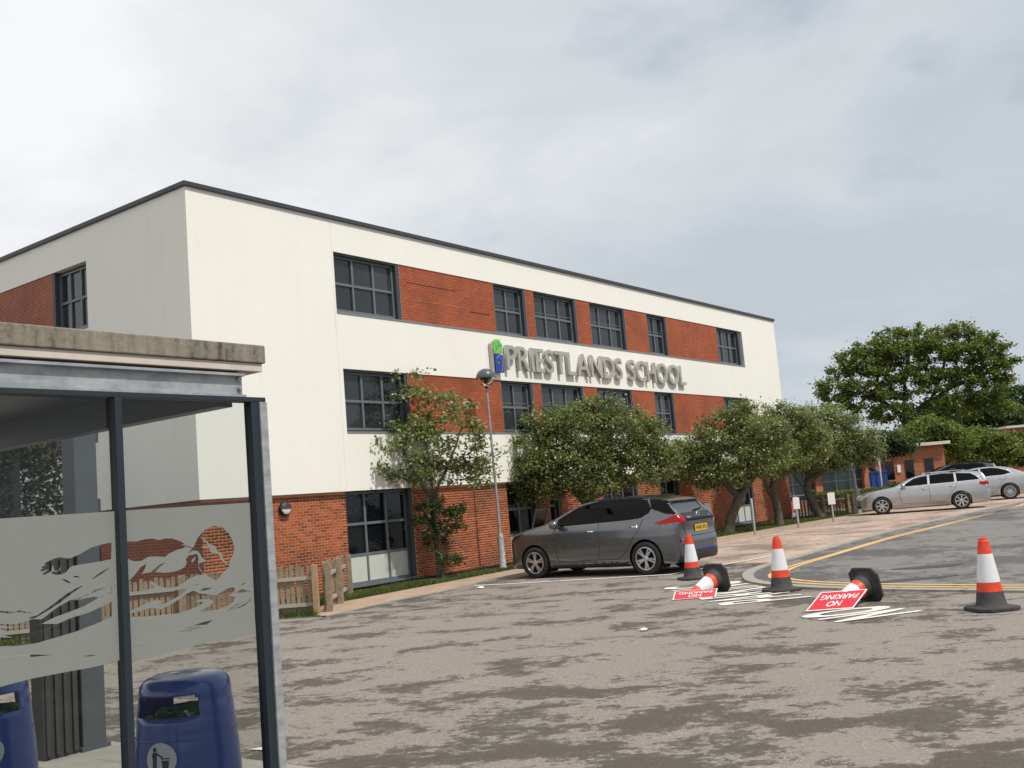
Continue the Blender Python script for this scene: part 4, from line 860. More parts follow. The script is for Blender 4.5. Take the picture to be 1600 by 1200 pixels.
class Car:
    def __init__(s,prof,sect,plan,k=.07,cell=.03,box=(-1,4,.95,.1,1.65),sx=(0,2.8),sz=.62):
        s.prof=smoothpoly(prof,1); s.sect=sect+[(-y,z) for y,z in sect[::-1]]; s.plan=plan+[(x,-y) for x,y in plan[::-1]]; s.k=k
        s.cell=cell; s.box=box; s.sx=sx; s.sz=sz; s.grid()
    def f(s,x,y,z):
        a=sdpoly(s.prof,x,z); b=sdpoly(s.sect,np.abs(y),z); c_=sdpoly(s.plan,x,np.abs(y)); k=s.k
        def sm(a,b,k): h=np.clip(.5+.5*(a-b)/k,0,1); return b*(1-h)+a*h+k*h*(1-h)
        return sm(sm(a,b,k),c_,k*2.0)
    def along(s,P,D,lo,hi,n=15):
        lo=np.full(len(P),lo,float); hi=np.full(len(P),hi,float)
        for _ in range(n):
            m_=(lo+hi)/2; q=P+D*m_[:,None]; v=s.f(q[:,0],q[:,1],q[:,2]); ins=v<0
            lo=np.where(ins,m_,lo); hi=np.where(ins,hi,m_)
        return P+D*((lo+hi)/2)[:,None]
    def grid(s):
        x0,x1,yw,z0,z1=s.box; c=s.cell; V=[];Fc=[]
        def face(fn,a0,a1,b0,b1,flip):
            na=int((a1-a0)/c)+1; nb=int((b1-b0)/c)+1; A,B_=np.meshgrid(np.linspace(a0,a1,na),np.linspace(b0,b1,nb),indexing='ij')
            o=sum(map(len,V)); V.append(fn(A.ravel(),B_.ravel())); idx=np.arange(na*nb).reshape(na,nb)+o
            q=np.stack([idx[:-1,:-1],idx[1:,:-1],idx[1:,1:],idx[:-1,1:]],-1).reshape(-1,4); Fc.append(q[:,::-1] if flip else q)
        o1=lambda v:np.full_like(v,1.0)
        face(lambda a,b:np.stack([a,-yw*o1(a),b],1),x0,x1,z0,z1,False)
        face(lambda a,b:np.stack([a,yw*o1(a),b],1),x0,x1,z0,z1,True)
        face(lambda a,b:np.stack([a,b,z1*o1(a)],1),x0,x1,-yw,yw,False)
        face(lambda a,b:np.stack([x0*o1(a),a,b],1),-yw,yw,z0,z1,True)
        face(lambda a,b:np.stack([x1*o1(a),a,b],1),-yw,yw,z0,z1,False)
        V=np.concatenate(V); F_=np.concatenate(Fc)
        # weld
        key=np.round(V/1e-4).astype(np.int64); _,first,inv=np.unique(key,axis=0,return_index=True,return_inverse=True); inv=inv.ravel(); V=V[first]; F_=inv[F_]
        C_=np.stack([np.clip(V[:,0],*s.sx),np.zeros(len(V)),np.full(len(V),s.sz)],1); D=V-C_; L_=np.linalg.norm(D,axis=1,keepdims=True); D/=L_
        s.V=s.along(C_,D,0,2.2,18); s.F=F_
    def normals(s):
        V,F_=s.V,s.F; n=np.cross(V[F_[:,2]]-V[F_[:,0]],V[F_[:,3]]-V[F_[:,1]]); l=np.linalg.norm(n,axis=1,keepdims=True); return n/(l+1e-9)
    def snap(s,polys,view,sign=0):
        """pull vertices near a drawn outline onto it. view 'side' (x,z)->y, 'rear' (y,z)->x, 'top' (x,y)->z"""
        V=s.V; e=1e-3
        vn=np.zeros_like(V); n=s.normals(); 
        for k in range(4): np.add.at(vn,s.F[:,k],n)
        vn/=np.linalg.norm(vn,axis=1,keepdims=True)+1e-9
        ax={'side':(0,2,1),'rear':(1,2,0),'top':(0,1,2)}[view]
        for poly in polys:
            ok=(np.abs(vn[:,ax[2]])>.35)
            if sign: ok&=(np.sign(vn[:,ax[2]])==sign)
            a=V[:,ax[0]];b=V[:,ax[1]]
            d,qa,qb=nearest(poly,a,b); ok&=(d<s.cell*.62)&~s.done
            i=np.where(ok)[0]
            if not len(i): continue
            P=V[i].copy(); P[:,ax[0]]=qa[i]; P[:,ax[1]]=qb[i]
            ctr={0:1.3,1:0.0,2:.62}[ax[2]]; P0=P.copy(); P0[:,ax[2]]=ctr
            v0=s.f(P0[:,0],P0[:,1],P0[:,2])<0
            D=np.zeros_like(P); D[:,ax[2]]=np.sign(V[i,ax[2]]-ctr); Q=s.along(P0,D,0,3.2 if ax[2]==0 else 1.5,18)
            good=v0&(np.linalg.norm(Q-V[i],axis=1)<s.cell*2.2); V[i[good]]=Q[good]; s.done[i[good]]=True
    def part(s,mask,name,m,parent,inset=0.0):
        F_=s.F[mask]
        if not len(F_): return None
        used,inv=np.unique(F_,return_inverse=True); V=s.V[used].copy(); F2=inv.reshape(-1,4)
        if inset:
            n=s.normals(); vn=np.zeros_like(s.V)
            for k in range(4): np.add.at(vn,s.F[:,k],n)
            vn/=np.linalg.norm(vn,axis=1,keepdims=True)+1e-9; V-=vn[used]*inset
        return npmesh(name,V,F2,m,parent,smooth=True)
    def surf(s,pts,side=-1,off=.003):
        """points (x,z) on the flank"""
        P=np.array([(x,0,z) for x,z in pts],float); D=np.zeros_like(P); D[:,1]=side; Q=s.along(P,D,0,1.4,20); Q[:,1]+=side*off; return [tuple(q) for q in Q]
    def rsurf(s,pts,off=.003,x0=1.3,dr=-1):
        P=np.array([(x0,y,z) for y,z in pts],float); D=np.zeros_like(P); D[:,0]=dr; Q=s.along(P,D,0,3.2,20); Q[:,0]+=dr*off; return [tuple(q) for q in Q]
def dense(pts,step=.04):
    o=[]
    for a,b in zip(pts,pts[1:]):
        n=max(1,int(math.dist(a,b)/step)); o+=[tuple(a[i]+(b[i]-a[i])*k/n for i in range(len(a))) for k in range(n)]
    return o+[tuple(pts[-1])]
def wheel(parent,x,y,r,w,style,side):
    """side -1: outer face towards -y"""
    T=bpy.data.objects.new('wheel',None); COL.objects.link(T); T.parent=parent; T.location=(x,y,r); T.rotation_euler=(0,random.uniform(0,1),0)
    s=side; ri=r*.69
    q=MB(); q.lathe([(ri,-w/2*.9),(ri+.02,-w/2),(r*.93,-w/2),(r*.985,-w/2+.02),(r,-w/2+.05),(r,w/2-.05),(r*.985,w/2-.02),(r*.93,w/2),(ri+.02,w/2),(ri,w/2*.9)],48,axis='y'); q.build('tyre','tyre',T,smooth=True)
    yo=s*(w/2-.01)
    rm=MB(); rm.lathe([(ri+.002,s*(w/2+.002)),(ri-.018,s*(w/2+.004)),(ri-.026,s*(w/2-.012)),(ri-.03,s*(-w/2))],48,axis='y'); rm.build('rim','rim_silver',T,auto=40)
    bk=MB(); bk.lathe([(.0005,s*(w/2-.085)),(ri-.03,s*(w/2-.085))],40,axis='y'); bk.build('brake_back','interior',T)
    sp=MB(); 
    def spoke(a,hw0,hw1,r0,r1,y0,y1,mb):
        ca,sa=math.cos(a),math.sin(a)
        P=lambda rr,t,yy:(rr*ca-t*sa,yy,rr*sa+t*ca)
        vs=[P(r0,-hw0,y0),P(r0,hw0,y0),P(r1,hw1,y1),P(r1,-hw1,y1),P(r0,-hw0*1.3,y0-s*.04),P(r0,hw0*1.3,y0-s*.04),P(r1,hw1*1.2,y1-s*.04),P(r1,-hw1*1.2,y1-s*.04)]
        mb.add(vs,[(0,1,2,3),(0,4,5,1),(1,5,6,2),(2,6,7,3),(3,7,4,0)])
    if style=='leaf':
        dk=MB()
        for k in range(5):
            a=2*math.pi*k/5; spoke(a,.03,.075,.04,ri-.02,s*(w/2-.012),s*(w/2-.008),dk)
            for d in (-.15,.15): spoke(a+d,.016,.016,.05,ri-.02,s*(w/2-.004),s*(w/2+.001),sp)
        dk.build('rim_infill','rim_dark',T)
    elif style=='twin7':
        for k in range(7):
            for d in (-.11,.11): spoke(2*math.pi*k/7+d,.014,.013,.04,ri-.02,s*(w/2-.012),s*(w/2-.002),sp)
    else:
        for k in range(15): spoke(2*math.pi*k/15,.012,.013,.04,ri-.02,s*(w/2-.012),s*(w/2-.002),sp)
    sp.build('spokes','rim_silver',T)
    hb=MB(); hb.lathe([(.0005,s*(w/2+.002)),(.028,s*(w/2+.001)),(.055,s*(w/2-.006)),(.06,s*(w/2-.05))],24,axis='y'); hb.build('hub','rim_silver',T,auto=40)
    return T
def cabin(T,x0,x1,w):
    MB().box(x0-.9,x1+1.2,-w,w,.22,.30).build('floor_pan','interior',T)
    for sx_ in (x0,x0+.95):
        for sy in (-.36,.36):
            q=MB(); q.box(sx_-.25,sx_+.28,sy-.24,sy+.24,.32,.58); q.box(sx_-.36,sx_-.22,sy-.24,sy+.24,.56,1.12); q.box(sx_-.38,sx_-.28,sy-.12,sy+.12,1.15,1.32); q.build('seat','interior',T,bevel=.03)
    MB().box(x1+.35,x1+.75,-w+.05,w-.05,.62,.98).build('dashboard','interior',T)
def build_car(label,loc,heading,spec,scale=1.0):
    c_=Car(spec['prof'],spec['sect'],spec['plan'],spec.get('k',.07),spec.get('cell',.03),spec['box'],spec['sx'])
    T=thing(spec['name'],label,'car',loc,math.atan2(heading[1],heading[0])); T.scale=(scale,)*3
    P=spec['paint']; wr=spec['wr']; ar=spec['arch']
    circ=lambda cx,r_:[(cx+r_*math.cos(a),wr+r_*math.sin(a)) for a in [2*math.pi*k/40 for k in range(40)]]
    arches=[circ(0,ar),circ(spec['wb'],ar)]
    side=spec['side']; rear=spec['rear']; top=spec['top']
    c_.done=np.zeros(len(c_.V),bool); c_.snap(arches,'side'); c_.snap([p for _,p,_,_ in side],'side'); c_.snap([p for _,p,_,_ in rear],'rear',-1); c_.snap([p for _,p,_,_ in top],'top',1)
    n=c_.normals(); ctr=c_.V[c_.F].mean(1); left=np.ones(len(c_.F),bool)
    isside=np.abs(n[:,1])>.32; isrear=(n[:,0]<-.22)&(ctr[:,0]<.3); 
    hole=np.zeros(len(c_.F),bool)
    for a_ in arches: hole|=(sdpoly(a_,ctr[:,0],ctr[:,2])<0)&(np.abs(ctr[:,1])>.45)
    left&=~hole
    for nm,poly,m,ins in rear:
        k=left&isrear&(sdpoly(poly,ctr[:,1],ctr[:,2])<0)
        c_.part(k,nm,m,T,ins); left&=~k
    for nm,poly,m,ins in side:
        for sg in (-1,1):
            k=left&isside&(np.sign(ctr[:,1])==sg)&(sdpoly(poly,ctr[:,0],ctr[:,2])<0)
            c_.part(k,nm,m or P,T,ins); left&=~k
    for nm,poly,m,ins in top:
        k=left&(n[:,2]>.12)&(ctr[:,2]>.7)&(sdpoly(poly,ctr[:,0],ctr[:,1])<0)
        c_.part(k,nm,m,T,ins); left&=~k
    c_.part(left,'body',P,T)
    # arch liners and wheels
    for cx in (0,spec['wb']):
        for sg in (-1,1):
            q=MB(); m_=28; vs=[];fs=[]
            for k in range(m_+1):
                a=math.pi*(-.18+1.36*k/m_); x,z=cx+(ar+.004)*math.cos(a),wr+(ar+.004)*math.sin(a)
                yo=abs(c_.surf([(x,max(z,.24))],sg,0)[0][1])
                vs+=[(x,sg*(yo-.004),z),(x,sg*.50,z)]
            fs=[(2*k,2*k+2,2*k+3,2*k+1) for k in range(m_)]
            q.add(vs,fs); q.build('arch_liner','bin_dark',T)
            wheel(T,cx,sg*spec['wy'],wr,spec['ww'],spec['wheel'],sg)
        MB().box(cx-.42,cx+.42,-.49,.49,.18,.22).build('underside','bin_dark',T)
    MB().box(.45,spec['wb']-.45,-.76,.76,.175,.19).build('underside','bin_dark',T)
    q=MB(); q.add([(-.3,-.5,.2),(-.3,.5,.2),(-.3,.5,.75),(-.3,-.5,.75)],[(0,1,2,3)]); q.build('bulkhead','bin_dark',T)
    cabin(T,.55,1.75,.68)
    # seams
    for line in spec['seams']:
        for sg in (-1,1):
            q=MB(); pts=c_.surf(dense(line),sg,.0005); q.tube(pts,.0055,4,False); q.build('door_seam','bin_dark',T)
    for line in spec.get('rseams',[]):
        q=MB(); pts=c_.rsurf(dense(line),.0005); q.tube(pts,.006,4,False); q.build('hatch_seam','bin_dark',T)
    for x,z in spec['handles']:
        for sg in (-1,1):
            p=c_.surf([(x-.10,z-.005),(x,z+.003),(x+.10,z+.005)],sg,.03); p[0]=(p[0][0],p[0][1]-sg*.026,p[0][2]); p[2]=(p[2][0],p[2][1]-sg*.026,p[2][2])
            q=MB(); q.tube(p,[.012,.017,.012],8); q.build('door_handle',spec['handle_m'],T,smooth=True)
    mx,mz=spec['mirror']
    for sg in (-1,1):
        p=c_.surf([(mx,mz)],sg,0)[0]; yy=p[1]
        q=MB(); n_=14; prof=[(0.0005,-.5),(.6,-.46),(.92,-.25),(1,.05),(.86,.36),(.5,.5),(.0005,.54)]; q.lathe(prof,n_)
        q.v=[(mx+z*.17+.02, yy+sg*.16+x*.13, mz+.045+y*.095) for x,y,z in q.v]; mo=q.build('wing_mirror',P,T,smooth=True)
        MB().bar((mx+.02,yy-sg*.01,mz-.01),(mx+.02,yy+sg*.09,mz+.0),.05,.03).build('mirror_arm','black_plastic',mo)
        q=MB(); q.box(mx-.048,mx-.038,yy+sg*.14-.075,yy+sg*.14+.075,mz,mz+.09); q.build('mirror_glass','chrome',mo,bevel=.01)
    # number plate
    px,pz,pw,ph,txt_=spec['plate']
    Q=c_.rsurf([(-pw/2,pz-ph/2),(pw/2,pz-ph/2),(pw/2,pz+ph/2),(-pw/2,pz+ph/2)],0)
    xm=min(q_[0] for q_ in Q)-.006; dx=(max(Q[2][0],Q[3][0])-max(Q[0][0],Q[1][0]))
    f3=lambda a,b,d:(xm-d+ (dx*b/ph),-a,pz-ph/2+b)
    pl=MB().prism([(-pw/2,0),(pw/2,0),(pw/2,ph),(-pw/2,ph)],0,.008,lambda a,b,d:f3(a,b,d)).build('number_plate','plate_yellow',T)
    if not txt_: return T,c_
    me=textmesh(txt_,1,0,off=.02); co=meshco(me); x0,x1=co[:,0].min(),co[:,0].max(); y0,y1_=co[:,1].min(),co[:,1].max()
    A_=-pw*.44+(co[:,0]-x0)/(x1-x0)*pw*.88; B_=ph*.18+(co[:,1]-y0)/(y1_-y0)*ph*.64
    setco(me,np.stack([xm-.0095+dx*B_/ph,-A_,pz-ph/2+B_],1)); me.materials.clear(); me.materials.append(MAT['plate_black']); link('registration',me,pl)
    return T,c_
sectL=[(0,.16),(.74,.16),(.80,.20),(.855,.30),(.885,.45),(.895,.60),(.892,.75),(.872,.90),(.848,.98),(.80,1.08),(.735,1.22),(.665,1.36),(.60,1.46),(.52,1.56),(0,1.60)]
leaf_prof=[(-.80,.22),(-.60,.175),(3.30,.165),(3.52,.20),(3.60,.32),(3.625,.48),(3.60,.64),(3.52,.78),(3.36,.88),(3.05,.97),(2.70,1.05),(2.45,1.10),(2.2,1.20),(1.85,1.36),(1.55,1.475),(1.2,1.54),(.85,1.560),(.45,1.552),(.05,1.515),(-.25,1.465),(-.48,1.415),(-.55,1.385),(-.49,1.355),(-.64,1.20),(-.79,1.075),(-.86,1.035),(-.85,.98),(-.82,.86),(-.835,.72),(-.89,.66),(-.895,.45),(-.86,.30)]
leaf_plan=[(-.90,0),(-.895,.45),(-.87,.62),(-.80,.75),(-.66,.84),(-.4,.885),(0,.895),(2.6,.895),(3.0,.875),(3.25,.82),(3.42,.70),(3.53,.50),(3.60,.25),(3.625,0)]
glassbelt=[(2.18,1.055),(.35,1.10),(.02,1.135),(-.10,1.20)]
leaf_side=[
 ('side_window',[(2.14,1.065),(1.52,1.085),(1.13,1.095),(1.10,1.455),(1.30,1.45),(1.56,1.40),(1.85,1.27)],'car_glass',.006),
 ('side_window',[(1.02,1.10),(.35,1.115),(.10,1.15),(-.06,1.25),(.02,1.40),(.12,1.455),(.60,1.478),(1.02,1.465)],'car_glass_dark',.006),
 ('window_trim',[(2.32,1.03),(1.52,1.055),(.35,1.085),(.06,1.115),(-.10,1.20),(-.14,1.28),(-.02,1.45),(.2,1.485),(.65,1.505),(1.15,1.495),(1.42,1.455),(1.62,1.405),(1.98,1.24)],'black_gloss',0),
 ('tail_light',[(-.20,.985),(-.48,1.055),(-.60,1.105),(-.72,1.13),(-.84,1.08),(-.90,1.03),(-.90,.995),(-.70,.985),(-.45,.965)],'lamp_red',0),
 ('rear_pillar',[(-.14,1.27),(-.06,1.50),(-.2,1.50),(-.56,1.42),(-.60,1.30),(-.80,1.13),(-.66,1.145),(-.45,1.17),(-.25,1.24)],'black_gloss',0),
 ('front_door',[(2.10,.33),(1.10,.33),(1.05,.60),(1.07,1.06),(2.06,1.035),(2.16,.95),(2.18,.75)],None,0),
 ('rear_door',[(1.08,.33),(.62,.33),(.42,.50),(.26,.72),(.10,.90),(.03,1.10),(1.06,1.06),(1.03,.60)],None,0),
 ('sill_trim',[(2.30,.17),(2.30,.255),(.42,.27),(.42,.17)],'black_plastic',0),
 ('headlight',[(3.50,.78),(3.20,.90),(2.95,.94),(3.15,.84),(3.42,.72)],'rim_dark',0),
]
leaf_rear=[
 ('rear_window',[(-.62,1.15),(.62,1.15),(.54,1.345),(-.54,1.345)],'rear_glass',.006),
 ('spoiler',[(-.56,1.35),(.56,1.35),(.62,1.46),(-.62,1.46)],'black_gloss',0),
 ('tailgate_panel',[(-.60,.99),(.60,.99),(.66,1.145),(-.66,1.145)],'black_gloss',0),
 ('tail_light',[(-.90,.975),(-.605,.985),(-.64,1.09),(-.76,1.13),(-.90,1.12)],'lamp_red',0),
 ('tail_light',[(.90,.975),(.605,.985),(.64,1.09),(.76,1.13),(.90,1.12)],'lamp_red',0),
 ('reflector',[(-.80,.60),(-.62,.595),(-.62,.625),(-.80,.635)],'lamp_red_dark',0),('reflector',[(.80,.60),(.62,.595),(.62,.625),(.80,.635)],'lamp_red_dark',0),
 ('diffuser',[(-.80,.14),(.80,.14),(.80,.34),(.50,.43),(-.50,.43),(-.80,.34)],'black_plastic',0),
 ('blue_strip',[(-.74,.355),(-.52,.435),(.52,.435),(.74,.355),(.76,.375),(.53,.46),(-.53,.46),(-.76,.375)],'blue_trim',0),
]
leaf_top=[('roof_panel',[(-.60,-.60),(1.50,-.56),(1.44,0),(1.50,.56),(-.60,.60)],'black_gloss',0),('windscreen',[(2.38,-.62),(2.44,-.3),(2.46,0),(2.44,.3),(2.38,.62),(1.60,.53),(1.52,0),(1.60,-.53)],'car_glass_dark',.004)]
LEAF=dict(name='dark_hatchback',prof=leaf_prof,sect=sectL,plan=leaf_plan,box=(-.95,3.68,.93,.12,1.62),sx=(-.05,2.9),k=.05,cell=.023,paint='paint_gunmetal',wr=.325,arch=.375,wb=2.70,wy=.775,ww=.215,wheel='leaf',
 side=leaf_side,rear=leaf_rear,top=leaf_top,handles=[(1.28,.905),(.22,.945)],handle_m='chrome',mirror=(2.02,1.04),plate=(0,.84,.54,.125,'HF68 SPU'),
 seams=[[(2.10,.33),(1.12,.33),(1.06,.55),(1.065,.9),(1.06,1.08)],[(2.10,.33),(2.19,.7),(2.17,.95),(2.08,1.04)],[(1.10,.33),(.62,.33),(.43,.49),(.26,.72),(.10,.90),(.03,1.08)]],
 rseams=[[(-.74,.98),(-.66,.80),(-.60,.70),(.60,.70),(.66,.80),(.74,.98)],[(-.60,.70),(0,.695),(.60,.70)]])
LT,LC=build_car('dark grey five door hatchback parked nose towards the brick wall, yellow rear plate',(2.44,20.93,0),(-.903,.43),LEAF,1.035)
# offset so that the near-side wheels stand where they do in the photograph
axis_h=Vector((-.903,.43,0)).normalized(); lat=Vector((axis_h.y,-axis_h.x,0))
def badge(T,C_,mode):
    if mode=='leaf':
        q=MB(); 
        Q=C_.rsurf([(0,1.085)],.004)[0]
        q.lathe([(.052,0),(.056,-.006),(.062,-.008),(.068,-.006),(.070,0)],28,(0,0,0),'y'); q.v=[(Q[0]-.004+y,x,Q[2]+z) for x,y,z in q.v]; q.build('badge_ring','chrome',T,smooth=True)
        MB().box(Q[0]-.012,Q[0]-.004,-.082,.082,Q[2]-.012,Q[2]+.012).build('badge_bar','chrome',T)
        for tx,yc,wd in (('LEAF',.44,.17),('e+',-.46,.07)):
            me=textmesh(tx,1,0,off=.02); co=meshco(me); x0,x1=co[:,0].min(),co[:,0].max(); y0,y1_=co[:,1].min(),co[:,1].max()
            yy=yc-((co[:,0]-x0)/(x1-x0)-.5)*wd; zz_=1.045+(co[:,1]-y0)/(y1_-y0)*.035
            pts=np.array(C_.rsurf(list(zip(yy,zz_)),.004)); setco(me,pts); me.materials.clear(); me.materials.append(MAT['chrome']); link('badge_lettering',me,T)
        # wiper and roof aerial
        W0=C_.rsurf(dense([(-.05,1.185),(-.28,1.20),(-.46,1.215)]),.018); q=MB(); q.tube(W0,.011,5); q.build('rear_wiper','black_plastic',T)
        for sg in (-1,1):
            Q=C_.rsurf([(sg*.64,1.0),(sg*.76,1.0),(sg*.80,1.03),(sg*.66,1.04)],.004); MB().add(Q,[(0,1,2,3) if sg>0 else (3,2,1,0)]).build('reverse_lamp','lamp_clear',T)
badge(LT,LC,'leaf')
LT.location=Vector((2.40,20.79,0))+lat*(-1)*0  # set below
# origin of a car = centre of its rear axle on the ground; near-side wheel contact is offset by the track
def place_car(T,contact,heading,wy,scale,side=-1):
    h=Vector((*heading,0)).normalized(); l=Vector((-h.y,h.x,0))   # left of heading
    T.location=Vector((*contact,0))-l*(wy*scale*(-side)) ; T.rotation_euler=(0,0,math.atan2(h.y,h.x))
LT.scale=(1.015,1.03,1.035); place_car(LT,(2.44,20.84),(-.81,.586),.80,1.03,-1)
sectA=[(0,.15),(.76,.15),(.84,.22),(.89,.34),(.915,.50),(.92,.62),(.905,.76),(.88,.88),(.85,.96),(.79,1.05),(.71,1.18),(.64,1.30),(.57,1.38),(.48,1.44),(0,1.485)]
a_prof=[(-1.0,.24),(-.8,.19),(3.45,.16),(3.70,.19),(3.82,.30),(3.87,.48),(3.85,.66),(3.74,.76),(3.5,.84),(3.1,.92),(2.65,.98),(2.4,1.01),(2.15,1.11),(1.8,1.27),(1.5,1.37),(1.15,1.43),(.7,1.455),(.2,1.45),(-.3,1.425),(-.65,1.385),(-.80,1.36),(-.85,1.32),(-.93,1.16),(-1.02,1.02),(-1.06,.98),(-1.055,.80),(-1.03,.70),(-1.08,.62),(-1.085,.45),(-1.06,.32)]
a_plan=[(-1.09,0),(-1.085,.45),(-1.05,.68),(-.95,.80),(-.78,.87),(-.4,.905),(0,.92),(2.7,.92),(3.1,.90),(3.4,.84),(3.62,.70),(3.76,.50),(3.84,.25),(3.87,0)]
a_side=[
 ('side_window',[(2.10,1.00),(1.12,1.03),(1.10,1.36),(1.35,1.335),(1.62,1.275)],'car_glass',.006),
 ('side_window',[(1.04,1.03),(.16,1.05),(.16,1.375),(.6,1.39),(1.02,1.37)],'car_glass_dark',.006),
 ('side_window',[(.08,1.052),(-.72,1.075),(-.60,1.22),(-.42,1.33),(.08,1.373)],'car_glass_dark',.006),
 ('window_trim',[(2.22,.985),(1.1,1.012),(.1,1.032),(-.82,1.055),(-.68,1.23),(-.48,1.355),(.1,1.40),(.6,1.415),(1.12,1.395),(1.42,1.355),(1.68,1.29)],'chrome',0),
 ('tail_light',[(-.68,.90),(-.70,.98),(-1.1,1.0),(-1.1,.87),(-.80,.85)],'lamp_red',0),
 ('front_door',[(2.10,.36),(1.08,.36),(1.08,1.01),(2.05,.985),(2.16,.8)],None,0),
 ('rear_door',[(1.06,.36),(.58,.36),(.40,.52),(.28,.72),(.10,.88),(.08,1.03),(1.06,1.01)],None,0),
 ('headlight',[(3.80,.66),(3.62,.76),(3.28,.80),(3.40,.70),(3.70,.58)],'lamp_clear',0),
 ('bumper_vent',[(3.86,.28),(3.62,.30),(3.60,.36),(3.86,.42)],'black_plastic',0),
]
a_rear=[
 ('rear_window',[(-.62,1.08),(.62,1.08),(.52,1.32),(-.52,1.32)],'car_glass_dark',.006),
 ('tail_light',[(-.92,.86),(-.50,.88),(-.52,.985),(-.92,.985)],'lamp_red',0),('tail_light',[(.92,.86),(.50,.88),(.52,.985),(.92,.985)],'lamp_red',0),
 ('diffuser',[(-.66,.14),(.66,.14),(.72,.40),(-.72,.40)],'black_plastic',0)]
a_top=[('windscreen',[(2.36,-.66),(2.42,-.3),(2.44,0),(2.42,.3),(2.36,.66),(1.58,.56),(1.50,0),(1.58,-.56)],'car_glass_dark',.004)]
AUDI=dict(name='silver_estate_car',prof=a_prof,sect=sectA,plan=a_plan,box=(-1.13,3.93,.95,.11,1.50),sx=(-.1,3.0),k=.06,cell=.036,paint='paint_silver',wr=.335,arch=.375,wb=2.84,wy=.79,ww=.24,wheel='twin7',
 side=a_side,rear=a_rear,top=a_top,handles=[(1.26,.87),(.26,.89)],handle_m='paint_silver',mirror=(1.98,1.0),plate=(0,.80,.52,.115,None),
 seams=[[(2.10,.36),(1.08,.36),(1.075,.7),(1.08,1.0)],[(2.10,.36),(2.17,.7),(2.08,.99)],[(1.06,.36),(.58,.36),(.40,.52),(.28,.72),(.10,.88),(.08,1.03)],[(2.6,.30),(.45,.30)]])
AT,AC=build_car('silver estate car with roof bars parked nose towards the picket fence',(0,0,0),(-.93,.37),AUDI,1.0)
place_car(AT,(16.6,38.85),(-.935,.355),.81,1.0,-1)
for xb in (1.05,.15):
    q=MB(); q.box(xb-.10,xb+.10,-.50,-.40,1.42,1.55); q.box(xb-.10,xb+.10,.40,.50,1.42,1.55); q.box(xb-.04,xb+.04,-.40,.40,1.50,1.54); q.build('roof_bar','black_plastic',AT,bevel=.02)
for sg in (-1,1):
    q=MB(); q.tube([(1.35,sg*.50,1.40),(1.2,sg*.51,1.455),(0,sg*.51,1.475),(-.55,sg*.50,1.42)],.014,6); q.build('roof_rail','chrome',AT,smooth=True)
q=MB(); q.tube(AC.rsurf(dense([(0,1.09),(-.2,1.10),(-.38,1.12)]),.02),.01,5); q.build('rear_wiper','black_plastic',AT)
s_prof=[(-1.0,.24),(-.8,.19),(3.45,.16),(3.70,.19),(3.82,.30),(3.87,.48),(3.85,.66),(3.74,.76),(3.5,.84),(3.1,.92),(2.65,.98),(2.4,1.01),(2.15,1.11),(1.8,1.27),(1.5,1.37),(1.15,1.43),(.75,1.45),(.35,1.435),(0,1.37),(-.35,1.23),(-.62,1.10),(-.85,1.06),(-1.05,1.03),(-1.10,.96),(-1.06,.80),(-1.04,.70),(-1.09,.60),(-1.085,.45),(-1.06,.32)]
s_side=[a_side[0],('side_window',[(1.04,1.03),(.16,1.05),(-.14,1.12),(.05,1.24),(.35,1.345),(.6,1.38),(1.02,1.37)],'car_glass_dark',.006),
 ('window_trim',[(2.22,.985),(1.1,1.012),(.1,1.03),(-.24,1.11),(0,1.27),(.33,1.37),(.6,1.405),(1.12,1.395),(1.42,1.355),(1.68,1.29)],'chrome',0)]+a_side[4:]
s_rear=[a_rear[1],a_rear[2],a_rear[3]]
s_top=a_top+[('rear_window',[(-.66,-.50),(-.66,.50),(.05,.50),(.22,.3),(.22,-.3),(.05,-.50)],'car_glass_dark',.004)]
SALOON=dict(AUDI); SALOON.update(name='silver_saloon_car',prof=s_prof,side=s_side,rear=s_rear,top=s_top,wheel='multi',plate=(0,.80,.52,.115,None))
ST,SC_=build_car('silver saloon car at the right edge, parked behind the silver estate car',(0,0,0),(-.93,.37),SALOON,1.03)
place_car(ST,(21.2,44.6),(-.935,.355),.81,1.02,-1)
# cars parked further back: simple, only their roofs and flanks show
small=dict(LEAF); small.update(cell=.06,seams=[],rseams=[],handles=[])
def far_car(nm,paint,label,contact,heading,sc=1.0,prof=None):
    sp=dict(small); sp.update(name=nm,paint=paint,plate=(0,.835,.50,.115,None))
    sp['rear']=[r_ for r_ in leaf_rear if r_[0] in('rear_window','tail_light')]
    sp['side']=[r_ for r_ in leaf_side if r_[0] in('side_window','window_trim','tail_light','headlight')]
    T,c2=build_car(label,(0,0,0),heading,sp,sc); place_car(T,contact,heading,.80,sc,-1); return T
far_car('white_hatchback','paint_carwhite','white hatchback behind the windscreen of the silver estate car',(24.2,53.5),(-.97,.2),.98)
far_car('black_people_carrier','paint_carblack','tall black car under the oak, seen above the roof bars of the silver estate car',(22.9,50.5),(-.97,.2),1.12)
